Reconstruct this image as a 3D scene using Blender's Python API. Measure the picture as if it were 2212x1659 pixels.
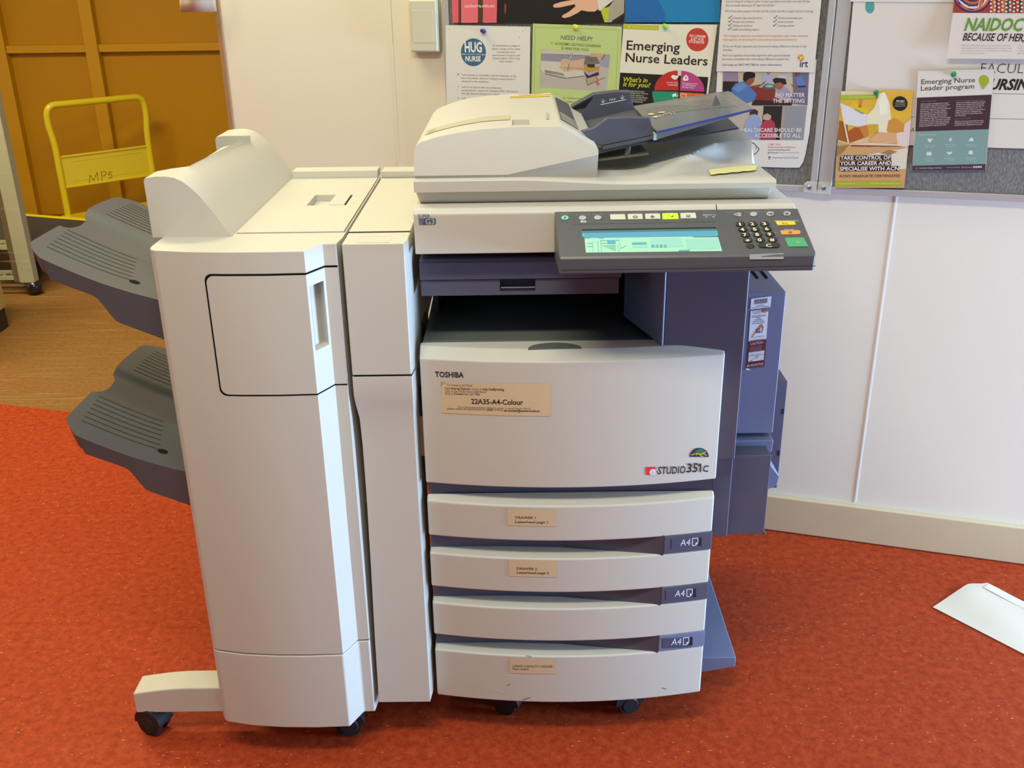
import bpy, bmesh, math, random
from mathutils import Vector, Matrix

# ------------------------------------------------------------------ scene, camera, world, lights
sc = bpy.context.scene
for o in list(bpy.data.objects):
    bpy.data.objects.remove(o)
COL = sc.collection
sc.view_settings.view_transform = 'Standard'
sc.view_settings.look = 'None'
sc.view_settings.gamma = 1.0
sc.view_settings.use_curve_mapping = False
sc.view_settings.exposure = 0.0

CAM = Vector((0.0, -1.53, 1.38))
PITCH, ROLL, YAW, FPX = math.radians(22.7163), math.radians(-0.86146), math.radians(-0.34049), 2152.5
def cam_axes():
    cy, sy = math.cos(YAW), math.sin(YAW)
    fwd = Vector((sy*math.cos(PITCH), cy*math.cos(PITCH), -math.sin(PITCH)))
    right = Vector((cy, -sy, 0)); down = fwd.cross(right)
    cr, sr = math.cos(ROLL), math.sin(ROLL)
    return right*cr - down*sr, right*sr + down*cr, fwd
RIGHT, DOWN, FWD = cam_axes()
cam = bpy.data.cameras.new('camera'); camo = bpy.data.objects.new('camera', cam); COL.objects.link(camo)
camo.matrix_world = Matrix(((RIGHT.x, -DOWN.x, -FWD.x, CAM.x), (RIGHT.y, -DOWN.y, -FWD.y, CAM.y), (RIGHT.z, -DOWN.z, -FWD.z, CAM.z), (0, 0, 0, 1)))
cam.sensor_fit = 'HORIZONTAL'; cam.sensor_width = 36.0; cam.lens = FPX/2212*36.0
cam.clip_start = 0.05; cam.clip_end = 60
sc.camera = camo

w = bpy.data.worlds.new('room_daylight'); sc.world = w; w.use_nodes = True
bg = w.node_tree.nodes['Background']; bg.inputs[0].default_value = (0.72, 0.86, 1.0, 1); bg.inputs[1].default_value = 0.27

def area(name, loc, target, sx, sy, power, col):
    l = bpy.data.lights.new(name, 'AREA'); l.shape = 'RECTANGLE'; l.size = sx; l.size_y = sy
    l.energy = power; l.color = col
    o = bpy.data.objects.new(name, l); COL.objects.link(o); o.location = loc
    o.rotation_euler = (Vector(target)-Vector(loc)).to_track_quat('-Z', 'Y').to_euler()
    return o
area('ceiling_lamp_front', (-0.30, -1.15, 2.62), (-0.30, -1.15, 0), 1.2, 0.30, 43, (0.98, 0.95, 0.70))
area('ceiling_lamp_rear', (-1.15, 0.70, 2.62), (-1.15, 0.70, 0), 1.2, 0.30, 26, (1.0, 0.95, 0.50))
area('ceiling_lamp_store', (-2.3, 1.9, 2.60), (-2.3, 1.9, 0), 1.2, 0.3, 72, (1.0, 0.89, 0.50))
area('window_daylight', (3.15, -0.28, 0.50), (-0.2, -0.22, 0.58), 1.05, 0.74, 300, (0.40, 0.66, 1.0))

# ------------------------------------------------------------------ materials
def lin(h):
    h = h.lstrip('#'); r = []
    for i in (0, 2, 4):
        c = int(h[i:i+2], 16)/255
        r.append(c/12.92 if c <= 0.04045 else ((c+0.055)/1.055)**2.4)
    return (r[0], r[1], r[2], 1)
MATS = {}
def mat(name, col, rough=0.5, spec=0.5, bump=0.0, bscale=900.0, metal=0.0, emit=0.0, alpha=1.0, var=0.0, vscale=6.0, coat=0.0):
    if name in MATS: return MATS[name]
    m = bpy.data.materials.new(name); m.use_nodes = True; nt = m.node_tree; b = nt.nodes['Principled BSDF']
    c = lin(col) if isinstance(col, str) else (*col, 1)
    b.inputs['Base Color'].default_value = c; b.inputs['Roughness'].default_value = rough
    b.inputs['Specular IOR Level'].default_value = spec; b.inputs['Metallic'].default_value = metal
    b.inputs['Coat Weight'].default_value = coat
    if emit: b.inputs['Emission Color'].default_value = c; b.inputs['Emission Strength'].default_value = emit
    if alpha < 1: b.inputs['Alpha'].default_value = alpha
    if bump or var:
        tc = nt.nodes.new('ShaderNodeTexCoord')
    if bump:
        n = nt.nodes.new('ShaderNodeTexNoise'); n.inputs['Scale'].default_value = bscale; n.inputs['Detail'].default_value = 2
        bp = nt.nodes.new('ShaderNodeBump'); bp.inputs['Strength'].default_value = bump; bp.inputs['Distance'].default_value = 0.001
        nt.links.new(tc.outputs['Object'], n.inputs['Vector']); nt.links.new(n.outputs['Fac'], bp.inputs['Height']); nt.links.new(bp.outputs['Normal'], b.inputs['Normal'])
    if var:
        n = nt.nodes.new('ShaderNodeTexNoise'); n.inputs['Scale'].default_value = vscale; n.inputs['Detail'].default_value = 4
        mx = nt.nodes.new('ShaderNodeMix'); mx.data_type = 'RGBA'
        mx.inputs[6].default_value = tuple(x*(1-var) for x in c[:3])+(1,); mx.inputs[7].default_value = tuple(min(1, x*(1+var)) for x in c[:3])+(1,)
        nt.links.new(tc.outputs['Object'], n.inputs['Vector']); nt.links.new(n.outputs['Fac'], mx.inputs[0]); nt.links.new(mx.outputs[2], b.inputs['Base Color'])
    MATS[name] = m
    return m
def ink(h, rough=0.6):
    return mat('ink_'+h.lstrip('#').lower(), h, rough, 0.3)

BEIGE = mat('beige_plastic', (0.56, 0.535, 0.475), 0.42, 0.4, bump=0.10, bscale=1500)
DARK = mat('slate_plastic', (0.080, 0.081, 0.118), 0.42, 0.45, bump=0.12, bscale=1500)
DARKTOP = mat('charcoal_plastic', (0.085, 0.088, 0.104), 0.40, 0.5, bump=0.12, bscale=1500)
SLATEBLUE = mat('slate_blue_plastic', (0.155, 0.18, 0.285), 0.42, 0.45, bump=0.1, bscale=1500)
BLACK = mat('black_rubber', (0.012, 0.012, 0.014), 0.55, 0.4)
GAP = mat('shadow_gap_black', (0.010, 0.009, 0.010), 0.9, 0.1)
METAL = mat('brushed_aluminium', (0.52, 0.48, 0.46), 0.42, 0.5, metal=0.35)
STEEL = mat('zinc_steel', (0.7, 0.7, 0.72), 0.25, 0.5, metal=1.0)
SMOKE = mat('smoked_acrylic', (0.155, 0.155, 0.158), 0.22, 0.5, alpha=0.86)
SMOKE2 = mat('smoked_acrylic_thin', (0.16, 0.145, 0.12), 0.2, 0.5, alpha=0.68)
BLUEEDGE = mat('acrylic_edge_glow_blue', (0.05, 0.055, 0.28), 0.2, 0.6)  # glow of the acrylic edge, put into a plain blue colour
KEYGREY = mat('pale_grey_key', (0.42, 0.43, 0.41), 0.5, 0.4)
KEYBLACK = mat('black_key', (0.022, 0.020, 0.022), 0.42, 0.5)
YELLOW = mat('yellow_enamel', (0.76, 0.58, 0.008), 0.30, 0.5, coat=0.3)

# ------------------------------------------------------------------ mesh helpers
def tag(o, label=None, cat=None, group=None, kind=None):
    if label: o['label'] = label
    if cat: o['category'] = cat
    if group: o['group'] = group
    if kind: o['kind'] = kind
    return o
def empty(name, loc, label, cat, group=None):
    o = bpy.data.objects.new(name, None); COL.objects.link(o); o.location = loc; o.empty_display_size = 0.05
    return tag(o, label, cat, group)
ROOTLOC = {}
def link_mesh(name, bm, mats, parent=None, bevel=0.0, segs=2, smooth=True, angle=30):
    bmesh.ops.recalc_face_normals(bm, faces=bm.faces)
    me = bpy.data.meshes.new(name); bm.to_mesh(me); bm.free()
    for m in (mats if isinstance(mats, (list, tuple)) else [mats]): me.materials.append(m)
    o = bpy.data.objects.new(name, me); COL.objects.link(o)
    if parent is not None:
        o.parent = parent; p = parent; off = Vector((0, 0, 0))
        while p is not None: off += p.location; p = p.parent
        o.location = (0, 0, 0)
        me.transform(Matrix.Translation(-off))
    if smooth:
        me.shade_smooth()
        if not bevel:
            me.set_sharp_from_angle(angle=math.radians(angle))
    if bevel:
        md = o.modifiers.new('bevel', 'BEVEL'); md.width = bevel; md.segments = segs; md.limit_method = 'ANGLE'; md.angle_limit = math.radians(angle); md.harden_normals = True
    return o
def vs(bm, pts): return [bm.verts.new(p) for p in pts]
def box(bm, x0, x1, y0, y1, z0, z1, mi=0):
    v = vs(bm, [(x0,y0,z0),(x1,y0,z0),(x1,y1,z0),(x0,y1,z0),(x0,y0,z1),(x1,y0,z1),(x1,y1,z1),(x0,y1,z1)])
    fs = [bm.faces.new([v[i] for i in q]) for q in ((0,3,2,1),(4,5,6,7),(0,1,5,4),(1,2,6,5),(2,3,7,6),(3,0,4,7))]
    for f in fs: f.material_index = mi
    return v
def hexa(bm, p, mi=0):
    """eight corners: bottom ring of four, top ring of four"""
    v = vs(bm, p)
    for q in ((0,3,2,1),(4,5,6,7),(0,1,5,4),(1,2,6,5),(2,3,7,6),(3,0,4,7)):
        bm.faces.new([v[i] for i in q]).material_index = mi
def prism(bm, poly, axis, a, b, mi=0):
    """poly of 2D points swept along axis: 'x' -> (y,z), 'y' -> (x,z), 'z' -> (x,y)"""
    def P3(p, t):
        return (t, p[0], p[1]) if axis == 'x' else ((p[0], t, p[1]) if axis == 'y' else (p[0], p[1], t))
    A = vs(bm, [P3(p, a) for p in poly]); B = vs(bm, [P3(p, b) for p in poly]); n = len(poly)
    fs = [bm.faces.new(A), bm.faces.new(B[::-1])]
    for i in range(n): fs.append(bm.faces.new([A[i], B[i], B[(i+1) % n], A[(i+1) % n]]))
    for f in fs: f.material_index = mi
def slab(bm, poly3, vec, mi=0):
    A = vs(bm, poly3); B = vs(bm, [Vector(p)+Vector(vec) for p in poly3]); n = len(A)
    fs = [bm.faces.new(A), bm.faces.new(B[::-1])]
    for i in range(n): fs.append(bm.faces.new([A[i], B[i], B[(i+1) % n], A[(i+1) % n]]))
    for f in fs: f.material_index = mi
def cyl(bm, p0, p1, r, n=20, r2=None, mi=0):
    p0, p1 = Vector(p0), Vector(p1); d = (p1-p0).normalized()
    a = d.orthogonal().normalized(); b = d.cross(a); r2 = r if r2 is None else r2
    A = vs(bm, [p0+(a*math.cos(t)+b*math.sin(t))*r for t in [2*math.pi*i/n for i in range(n)]])
    B = vs(bm, [p1+(a*math.cos(t)+b*math.sin(t))*r2 for t in [2*math.pi*i/n for i in range(n)]])
    fs = [bm.faces.new(A), bm.faces.new(B[::-1])]
    for i in range(n): fs.append(bm.faces.new([A[i], B[i], B[(i+1) % n], A[(i+1) % n]]))
    for f in fs: f.material_index = mi
def tube(bm, pts, r, n=14, mi=0):
    pts = [Vector(p) for p in pts]; rings = []; ref = None
    for i, p in enumerate(pts):
        d = ((pts[i+1]-p) if i == 0 else (p-pts[i-1]) if i == len(pts)-1 else (pts[i+1]-pts[i-1])).normalized()
        if ref is None: ref = d.orthogonal().normalized()
        a = (ref-d*ref.dot(d)).normalized(); ref = a; b = d.cross(a)
        rings.append(vs(bm, [p+(a*math.cos(t)+b*math.sin(t))*r for t in [2*math.pi*k/n for k in range(n)]]))
    for A, B in zip(rings, rings[1:]):
        for k in range(n): bm.faces.new([A[k], B[k], B[(k+1) % n], A[(k+1) % n]]).material_index = mi
    bm.faces.new(rings[0]); bm.faces.new(rings[-1][::-1])
def fillet(pts, r, n=6):
    """round the inner corners of a 3D polyline"""
    pts = [Vector(p) for p in pts]; out = [pts[0]]
    for a, b, c in zip(pts, pts[1:], pts[2:]):
        u = (a-b).normalized(); v = (c-b).normalized(); p, q = b+u*r, b+v*r
        for i in range(n+1):
            t = i/n; out.append(p*(1-t)**2+b*2*t*(1-t)+q*t*t)
    out.append(pts[-1]); return out
def recess(bm, c, s0, s1, t0, t1, depth, mi=0, mi_in=None):
    """face p00,p10,p11,p01 with a sunken pocket; depth is a vector"""
    p00, p10, p11, p01 = [Vector(p) for p in c]; depth = Vector(depth)
    f = lambda s, t: p00*(1-s)*(1-t)+p10*s*(1-t)+p11*s*t+p01*(1-s)*t
    S, T = (0, s0, s1, 1), (0, t0, t1, 1)
    g = [[bm.verts.new(f(s, t)) for s in S] for t in T]
    for j in range(3):
        for i in range(3):
            if i == 1 and j == 1: continue
            bm.faces.new([g[j][i], g[j][i+1], g[j+1][i+1], g[j+1][i]]).material_index = mi
    ring = [g[1][1], g[1][2], g[2][2], g[2][1]]; low = [bm.verts.new(v.co+depth) for v in ring]
    k = mi if mi_in is None else mi_in
    for i in range(4): bm.faces.new([ring[i], ring[(i+1) % 4], low[(i+1) % 4], low[i]]).material_index = k
    bm.faces.new(low).material_index = k

def opening(bm, c, s0, s1, t0, t1):
    p00, p10, p11, p01 = [Vector(p) for p in c]
    f = lambda s, t: p00*(1-s)*(1-t)+p10*s*(1-t)+p11*s*t+p01*(1-s)*t
    S, T = (0, s0, s1, 1), (0, t0, t1, 1); g = [[bm.verts.new(f(s, t)) for s in S] for t in T]
    for j in range(3):
        for i in range(3):
            if not (i == 1 and j == 1): bm.faces.new([g[j][i], g[j][i+1], g[j+1][i+1], g[j+1][i]])

# ------------------------------------------------------------------ surfaces that carry print
def ray(px, py):
    return RIGHT*((px-1106)/FPX)+DOWN*((py-829.5)/FPX)+FWD
class Flat:
    """a flat face: origin, two in-face axes and outward normal"""
    def __init__(s, o, es, et):
        s.o = Vector(o); s.es = Vector(es).normalized(); s.et = Vector(et).normalized(); s.n = s.es.cross(s.et).normalized()
        if s.n.dot(CAM-s.o) < 0: s.n = -s.n
        s.curved = False
    def st(s, px, py):
        r = ray(px, py); p = CAM+r*((s.o-CAM).dot(s.n)/r.dot(s.n)); q = p-s.o
        return q.dot(s.es), q.dot(s.et)
    def at(s, u, v, off=0.0): return s.o+s.es*u+s.et*v+s.n*off
class Bowed:
    """an upright front bowed towards the viewer: y = f(x)"""
    def __init__(s, f): s.f = f; s.curved = True
    def st(s, px, py):
        r = ray(px, py); y = 0.0
        for _ in range(6):
            p = CAM+r*((y-CAM.y)/r.y); y = s.f(p.x)
        return p.x, p.z
    def at(s, u, v, off=0.0): return Vector((u, s.f(u)-off, v))

TEXT = {}
def text_mesh(t, bold, ital):
    k = (t, bold, ital)
    if k in TEXT: return TEXT[k]
    cu = bpy.data.curves.new('lettering', 'FONT'); cu.body = t; cu.resolution_u = 2; cu.offset = 0.022*bold; cu.shear = 0.22 if ital else 0.0
    cu.fill_mode = 'FRONT'
    ob = bpy.data.objects.new('lettering', cu); COL.objects.link(ob)
    me = bpy.data.meshes.new_from_object(ob)
    V = [(v.co.x, v.co.y) for v in me.vertices]; F = [tuple(p.vertices) for p in me.polygons]
    bpy.data.objects.remove(ob); bpy.data.curves.remove(cu); bpy.data.meshes.remove(me)
    TEXT[k] = (V, F); return TEXT[k]
CAPH = [None]
def cap_height():
    if CAPH[0] is None: CAPH[0] = max(v[1] for v in text_mesh('H', 0, False)[0])
    return CAPH[0]
class Print:
    """flat print on one surface: paper, blocks of colour, shapes and lettering, one mesh"""
    def __init__(s, surf, base=0.0006, step=0.00022):
        s.surf = surf; s.base = base; s.step = step; s.bm = bmesh.new(); s.mats = []
    def mi(s, m):
        if isinstance(m, str): m = ink(m)
        if m not in s.mats: s.mats.append(m)
        return s.mats.index(m)
    def off(s, layer): return s.base+s.step*layer
    def poly_st(s, pts, col, layer=0):
        k = s.mi(col); o = s.off(layer)
        if s.surf.curved and len(pts) == 4:
            n = 14; a, b, c, d = pts; m_ = getattr(s.surf, 'rows', 1)
            if m_ > 1:
                L2 = lambda p, q, t: (p[0]+(q[0]-p[0])*t, p[1]+(q[1]-p[1])*t)
                gg = [[s.bm.verts.new(s.surf.at(*L2(L2(a, b, i/n), L2(d, c, i/n), j/m_), o)) for i in range(n+1)] for j in range(m_+1)]
                for j in range(m_):
                    for i in range(n): s.bm.faces.new([gg[j][i], gg[j][i+1], gg[j+1][i+1], gg[j+1][i]]).material_index = k
                return
            lo = [s.bm.verts.new(s.surf.at(a[0]+(b[0]-a[0])*i/n, a[1]+(b[1]-a[1])*i/n, o)) for i in range(n+1)]
            hi = [s.bm.verts.new(s.surf.at(d[0]+(c[0]-d[0])*i/n, d[1]+(c[1]-d[1])*i/n, o)) for i in range(n+1)]
            for i in range(n): s.bm.faces.new([lo[i], lo[i+1], hi[i+1], hi[i]]).material_index = k
            return
        f = s.bm.faces.new([s.bm.verts.new(s.surf.at(u, v, o)) for u, v in pts]); f.material_index = k
    def poly(s, px, col, layer=0): s.poly_st([s.surf.st(*p) for p in px], col, layer)
    def rect(s, x0, y0, x1, y1, col, layer=1, sk=0.0):
        """px box; sk is the fall in px from left to right"""
        s.poly([(x0, y0), (x1, y0+sk), (x1, y1+sk), (x0, y1)], col, layer)
    def ell(s, cx, cy, rx, ry, col, layer=1, a0=0, a1=360, n=28):
        full = a1-a0 >= 360
        pts = [(cx+rx*math.cos(math.radians(a0+(a1-a0)*i/n)), cy+ry*math.sin(math.radians(a0+(a1-a0)*i/n))) for i in range(n if full else n+1)]
        if not full: pts.append((cx, cy))
        s.poly(pts, col, layer)
    def line(s, pts, wd, col, layer=1):
        for (x0, y0), (x1, y1) in zip(pts, pts[1:]):
            L = math.hypot(x1-x0, y1-y0) or 1; nx, ny = -(y1-y0)/L*wd/2, (x1-x0)/L*wd/2
            s.poly([(x0+nx, y0+ny), (x1+nx, y1+ny), (x1-nx, y1-ny), (x0-nx, y0-ny)], col, layer)
    def text(s, t, x0, y0, x1, h, col, layer=2, bold=0.0, ital=False, sk=0.0):
        """lettering from the left end of its base line (x0,y0) to x1, capitals h px tall"""
        V, F = text_mesh(t, bold, ital)
        if not V: return
        k = s.mi(col); o = s.off(layer)
        a = Vector(s.surf.st(x0, y0)); b = Vector(s.surf.st(x1, y0+sk)); c = Vector(s.surf.st(x0, y0-h))
        ex = b-a; up = Vector((-ex.y, ex.x)).normalized()*abs((c-a).length)
        if up.dot(c-a) < 0: up = -up
        xs = [v[0] for v in V]; x_lo, x_hi = min(xs), max(xs); ch = cap_height()
        vv = []
        for x, y in V:
            q = a+ex*((x-x_lo)/(x_hi-x_lo))+up*(y/ch); vv.append(s.bm.verts.new(s.surf.at(q.x, q.y, o)))
        for f in F:
            try: s.bm.faces.new([vv[i] for i in f]).material_index = k
            except ValueError: pass
    def para(s, lines, x0, y0, x1, dy, h, col, layer=2, sk=0.0, bold=0.0):
        """ragged lines; every entry is (text, share of the full width)"""
        for i, (t, wd) in enumerate(lines):
            s.text(t, x0, y0+dy*i, x0+(x1-x0)*wd, h, col, layer, bold, False, sk*wd)
    def build(s, name, parent=None, solid=0.0):
        me = bpy.data.meshes.new(name); s.bm.to_mesh(me); s.bm.free()
        for m in s.mats: me.materials.append(m)
        o = bpy.data.objects.new(name, me); COL.objects.link(o)
        if parent is not None:
            o.parent = parent; p = parent; off = Vector((0, 0, 0))
            while p is not None: off += p.location; p = p.parent
            me.transform(Matrix.Translation(-off))
        return o

# ------------------------------------------------------------------ the room
WA = Vector((0.660, 0.758, 0.0)); WD = Vector((0.590, -0.179, 0)).normalized(); WN = Vector((WD.y, -WD.x, 0))   # white wall: origin, along, towards the room
def wall_pt(u, v, off=0.0): return WA+WD*u+WN*off+Vector((0, 0, v))
def wall_flat(off): return Flat(WA+WN*off, WD, (0, 0, 1))
def wall_box(bm, u0, u1, v0, v1, o0, o1, mi=0):
    hexa(bm, [wall_pt(u0, v0, o1), wall_pt(u1, v0, o1), wall_pt(u1, v0, o0), wall_pt(u0, v0, o0), wall_pt(u0, v1, o1), wall_pt(u1, v1, o1), wall_pt(u1, v1, o0), wall_pt(u0, v1, o0)], mi)
def struct(name, bm, m, **k): return tag(link_mesh(name, bm, m, **k), kind='structure')

def lino(name, c0, c1, fleck, fleck_amt, scratch=0.0):
    m = bpy.data.materials.new(name); m.use_nodes = True; nt = m.node_tree; b = nt.nodes['Principled BSDF']; L = nt.links.new
    tc = nt.nodes.new('ShaderNodeTexCoord')
    n1 = nt.nodes.new('ShaderNodeTexNoise'); n1.inputs['Scale'].default_value = 55; n1.inputs['Detail'].default_value = 8; n1.inputs['Roughness'].default_value = 0.8
    r1 = nt.nodes.new('ShaderNodeValToRGB'); r1.color_ramp.elements[0].position = 0.36; r1.color_ramp.elements[1].position = 0.66
    r1.color_ramp.elements[0].color = (*c0, 1); r1.color_ramp.elements[1].color = (*c1, 1)
    L(tc.outputs['Object'], n1.inputs['Vector']); L(n1.outputs['Fac'], r1.inputs['Fac'])
    # short pale flecks lying in random directions
    mp = nt.nodes.new('ShaderNodeMapping'); mp.inputs['Rotation'].default_value = (0, 0, 0.35); mp.inputs['Scale'].default_value = (1.0, 3.2, 1.0)
    v = nt.nodes.new('ShaderNodeTexVoronoi'); v.inputs['Scale'].default_value = 40
    wn = nt.nodes.new('ShaderNodeTexNoise'); wn.inputs['Scale'].default_value = 30
    mw = nt.nodes.new('ShaderNodeMix'); mw.data_type = 'VECTOR'; mw.inputs[0].default_value = 0.03
    L(tc.outputs['Object'], mp.inputs['Vector']); L(tc.outputs['Object'], wn.inputs['Vector'])
    L(mp.outputs['Vector'], mw.inputs[4]); L(wn.outputs['Color'], mw.inputs[5]); L(mw.outputs[1], v.inputs['Vector'])
    r2 = nt.nodes.new('ShaderNodeValToRGB'); r2.color_ramp.elements[0].position = 0.07; r2.color_ramp.elements[1].position = 0.13
    r2.color_ramp.elements[0].color = (1, 1, 1, 1); r2.color_ramp.elements[1].color = (0, 0, 0, 1)
    L(v.outputs['Distance'], r2.inputs['Fac'])
    hv = nt.nodes.new('ShaderNodeMath'); hv.operation = 'GREATER_THAN'; hv.inputs[1].default_value = 0.45
    sp = nt.nodes.new('ShaderNodeSeparateColor'); L(v.outputs['Color'], sp.inputs[0]); L(sp.outputs[0], hv.inputs[0])
    mu = nt.nodes.new('ShaderNodeMath'); mu.operation = 'MULTIPLY'; L(r2.outputs['Color'], mu.inputs[0]); L(hv.outputs[0], mu.inputs[1])
    mu2 = nt.nodes.new('ShaderNodeMath'); mu2.operation = 'MULTIPLY'; mu2.inputs[1].default_value = fleck_amt; L(mu.outputs[0], mu2.inputs[0])
    mx = nt.nodes.new('ShaderNodeMix'); mx.data_type = 'RGBA'; mx.inputs[7].default_value = (*fleck, 1)
    L(mu2.outputs[0], mx.inputs[0]); L(r1.outputs['Color'], mx.inputs[6])
    out = mx.outputs[2]
    if scratch:
        ms = nt.nodes.new('ShaderNodeMapping'); ms.inputs['Rotation'].default_value = (0, 0, -0.5); ms.inputs['Scale'].default_value = (1.2, 22, 1)
        ns = nt.nodes.new('ShaderNodeTexNoise'); ns.inputs['Scale'].default_value = 3.0; ns.inputs['Detail'].default_value = 6
        rs = nt.nodes.new('ShaderNodeValToRGB'); rs.color_ramp.elements[0].position = 0.55; rs.color_ramp.elements[1].position = 0.78
        rs.color_ramp.elements[0].color = (0, 0, 0, 1); rs.color_ramp.elements[1].color = (scratch,)*3+(1,)
        L(tc.outputs['Object'], ms.inputs['Vector']); L(ms.outputs['Vector'], ns.inputs['Vector']); L(ns.outputs['Fac'], rs.inputs['Fac'])
        m3 = nt.nodes.new('ShaderNodeMix'); m3.data_type = 'RGBA'; m3.inputs[7].default_value = (0.62, 0.46, 0.28, 1)
        L(rs.outputs['Color'], m3.inputs[0]); L(out, m3.inputs[6]); out = m3.outputs[2]
    L(out, b.inputs['Base Color']); b.inputs['Roughness'].default_value = 0.55; b.inputs['Specular IOR Level'].default_value = 0.10
    return m
RED_LINO = lino('red_marbled_linoleum', (0.25, 0.025, 0.007), (0.45, 0.067, 0.019), (0.72, 0.36, 0.20), 0.75)
BROWN_LINO = lino('worn_brown_linoleum', (0.19, 0.090, 0.027), (0.28, 0.138, 0.047), (0.36, 0.20, 0.09), 0.4, 0.28)

EDGE = [Vector((-1.803, 1.644, 0)), Vector((-0.742, 1.355, 0))]      # where the two floors meet
edir = (EDGE[1]-EDGE[0]).normalized()
FL, FR = EDGE[0]-edir*2.6, EDGE[1]+edir*6.0
bm = bmesh.new()
slab(bm, [(FL.x, -3.6, 0), (3.3, -3.6, 0), (3.3, FR.y+edir.y*(3.3-FR.x)/edir.x, 0), (FL.x, FL.y, 0)], (0, 0, -0.05))
struct('floor', bm, RED_LINO, smooth=False)
bm = bmesh.new()
slab(bm, [(FL.x, FL.y, 0), (EDGE[1].x+0.9*edir.x, EDGE[1].y+0.9*edir.y, 0), (0.4, 4.7, 0), (FL.x, 4.7, 0)], (0, 0, -0.05))
struct('floor_store', bm, BROWN_LINO, smooth=False)
WHITE = mat('painted_wallboard', (0.80, 0.735, 0.62), 0.55, 0.3, bump=0.04, bscale=400)
bm = bmesh.new(); wall_box(bm, -1.470, 2.6, 0, 2.7, -0.16, 0.0)
struct('wall_back', bm, WHITE, smooth=False)
JOINT = mat('joint_cover_strip', (0.82, 0.79, 0.75), 0.45, 0.4)
for i, (u, vb, hw, jm) in enumerate(((-0.999, 0.1, 0.0012, WHITE), (0.2055, 0.108, 0.0016, JOINT))):
    bm = bmesh.new(); wall_box(bm, u-hw, u+hw, vb, 2.68, 0, 0.0016)
    struct('trim_%d' % (i+2), bm, jm, smooth=False)
TIMBER = mat('varnished_timber_bead', (0.36, 0.20, 0.10), 0.45, 0.4, var=0.15, vscale=20)
bm = bmesh.new(); wall_box(bm, -1.483, -1.468, 0, 2.7, -0.165, 0.006)
struct('trim_1', bm, TIMBER, bevel=0.002)
SKIRT = mat('cream_skirting', (0.62, 0.50, 0.32), 0.45, 0.4, var=0.05, vscale=9)
bm = bmesh.new(); wall_box(bm, -1.466, 2.6, 0.001, 0.104, 0, 0.016)
v = [wall_pt(-1.466, 0.104, 0.016), wall_pt(2.6, 0.104, 0.016), wall_pt(2.6, 0.112, 0.002), wall_pt(-1.466, 0.112, 0.002)]
struct('baseboard_back', bm, SKIRT, bevel=0.005)
bm = bmesh.new(); box(bm, -4.6, 3.3, -3.6, 4.75, 2.70, 2.76)
struct('ceiling', bm, mat('ceiling_paint', (0.78, 0.76, 0.70), 0.8), smooth=False)
bm = bmesh.new(); box(bm, FL.x-0.08, FL.x, -3.6, 4.75, 0, 2.7)
struct('wall_left', bm, mat('left_wall_paint', (0.70, 0.62, 0.48), 0.7), smooth=False)
# window wall on the right: solid below and above a long opening
bm = bmesh.new()
box(bm, 3.3, 3.4, -3.6, 1.0, 0, 0.12); box(bm, 3.3, 3.4, -3.6, 1.0, 0.90, 2.7); box(bm, 3.3, 3.4, 0.34, 1.0, 0.12, 0.90); box(bm, 3.3, 3.4, -3.6, -1.15, 0.12, 0.90)
struct('wall_right', bm, WHITE, smooth=False)
bm = bmesh.new()
for y in (-1.15, -0.67, -0.20, 0.265): box(bm, 3.31, 3.37, y, y+0.035, 0.12, 0.90)
for z in (0.12, 0.865): box(bm, 3.31, 3.37, -1.15, 0.30, z, z+0.035)
struct('window_1', bm, METAL, smooth=False)

# yellow framed panelling behind the store
def yellow_board():
    m = bpy.data.materials.new('ochre_panel_paint'); m.use_nodes = True; nt = m.node_tree; b = nt.nodes['Principled BSDF']; L = nt.links.new
    tc = nt.nodes.new('ShaderNodeTexCoord'); mp = nt.nodes.new('ShaderNodeMapping'); mp.inputs['Scale'].default_value = (30, 30, 9)
    n = nt.nodes.new('ShaderNodeTexNoise'); n.inputs['Scale'].default_value = 1.0; n.inputs['Detail'].default_value = 3
    r = nt.nodes.new('ShaderNodeValToRGB'); r.color_ramp.elements[0].position = 0.735; r.color_ramp.elements[1].position = 0.76
    r.color_ramp.elements[0].color = (0.58, 0.285, 0.003, 1); r.color_ramp.elements[1].color = (0.10, 0.045, 0.01, 1)
    L(tc.outputs['Object'], mp.inputs['Vector']); L(mp.outputs['Vector'], n.inputs['Vector']); L(n.outputs['Fac'], r.inputs['Fac']); L(r.outputs['Color'], b.inputs['Base Color'])
    b.inputs['Roughness'].default_value = 0.42
    return m
OCHRE = yellow_board(); OCHRE2 = mat('ochre_sheet_paint', (0.50, 0.235, 0.003), 0.45, 0.35, var=0.10, vscale=2.2)
YB = 4.60
bm = bmesh.new(); box(bm, -4.5, 0.4, YB, YB+0.05, 0, 2.7)
struct('wall_rear', bm, OCHRE2, smooth=False)
for i, (x, wd) in enumerate(((-4.10, 0.10), (-3.02, 0.15), (-2.445, 0.075), (-1.45, 0.075))):
    bm = bmesh.new(); box(bm, x-wd/2, x+wd/2, YB-0.055, YB, 0, 2.7)
    struct('trim_%d' % (i+4), bm, OCHRE, bevel=0.004)
bm = bmesh.new()
xs = (-4.45, -4.15, -3.98, -3.11, -2.98, -2.483, -2.408, -1.488, -1.412, 0.3)
for a, b_ in zip(xs[1::2], xs[2::2]): pass
for a, b_ in ((-4.05, -3.096), (-2.944, -2.483), (-2.407, -1.488), (-1.412, 0.3)): box(bm, a, b_, YB-0.045, YB, 0.955, 0.998)
struct('trim_8', bm, OCHRE, bevel=0.003)

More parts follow.
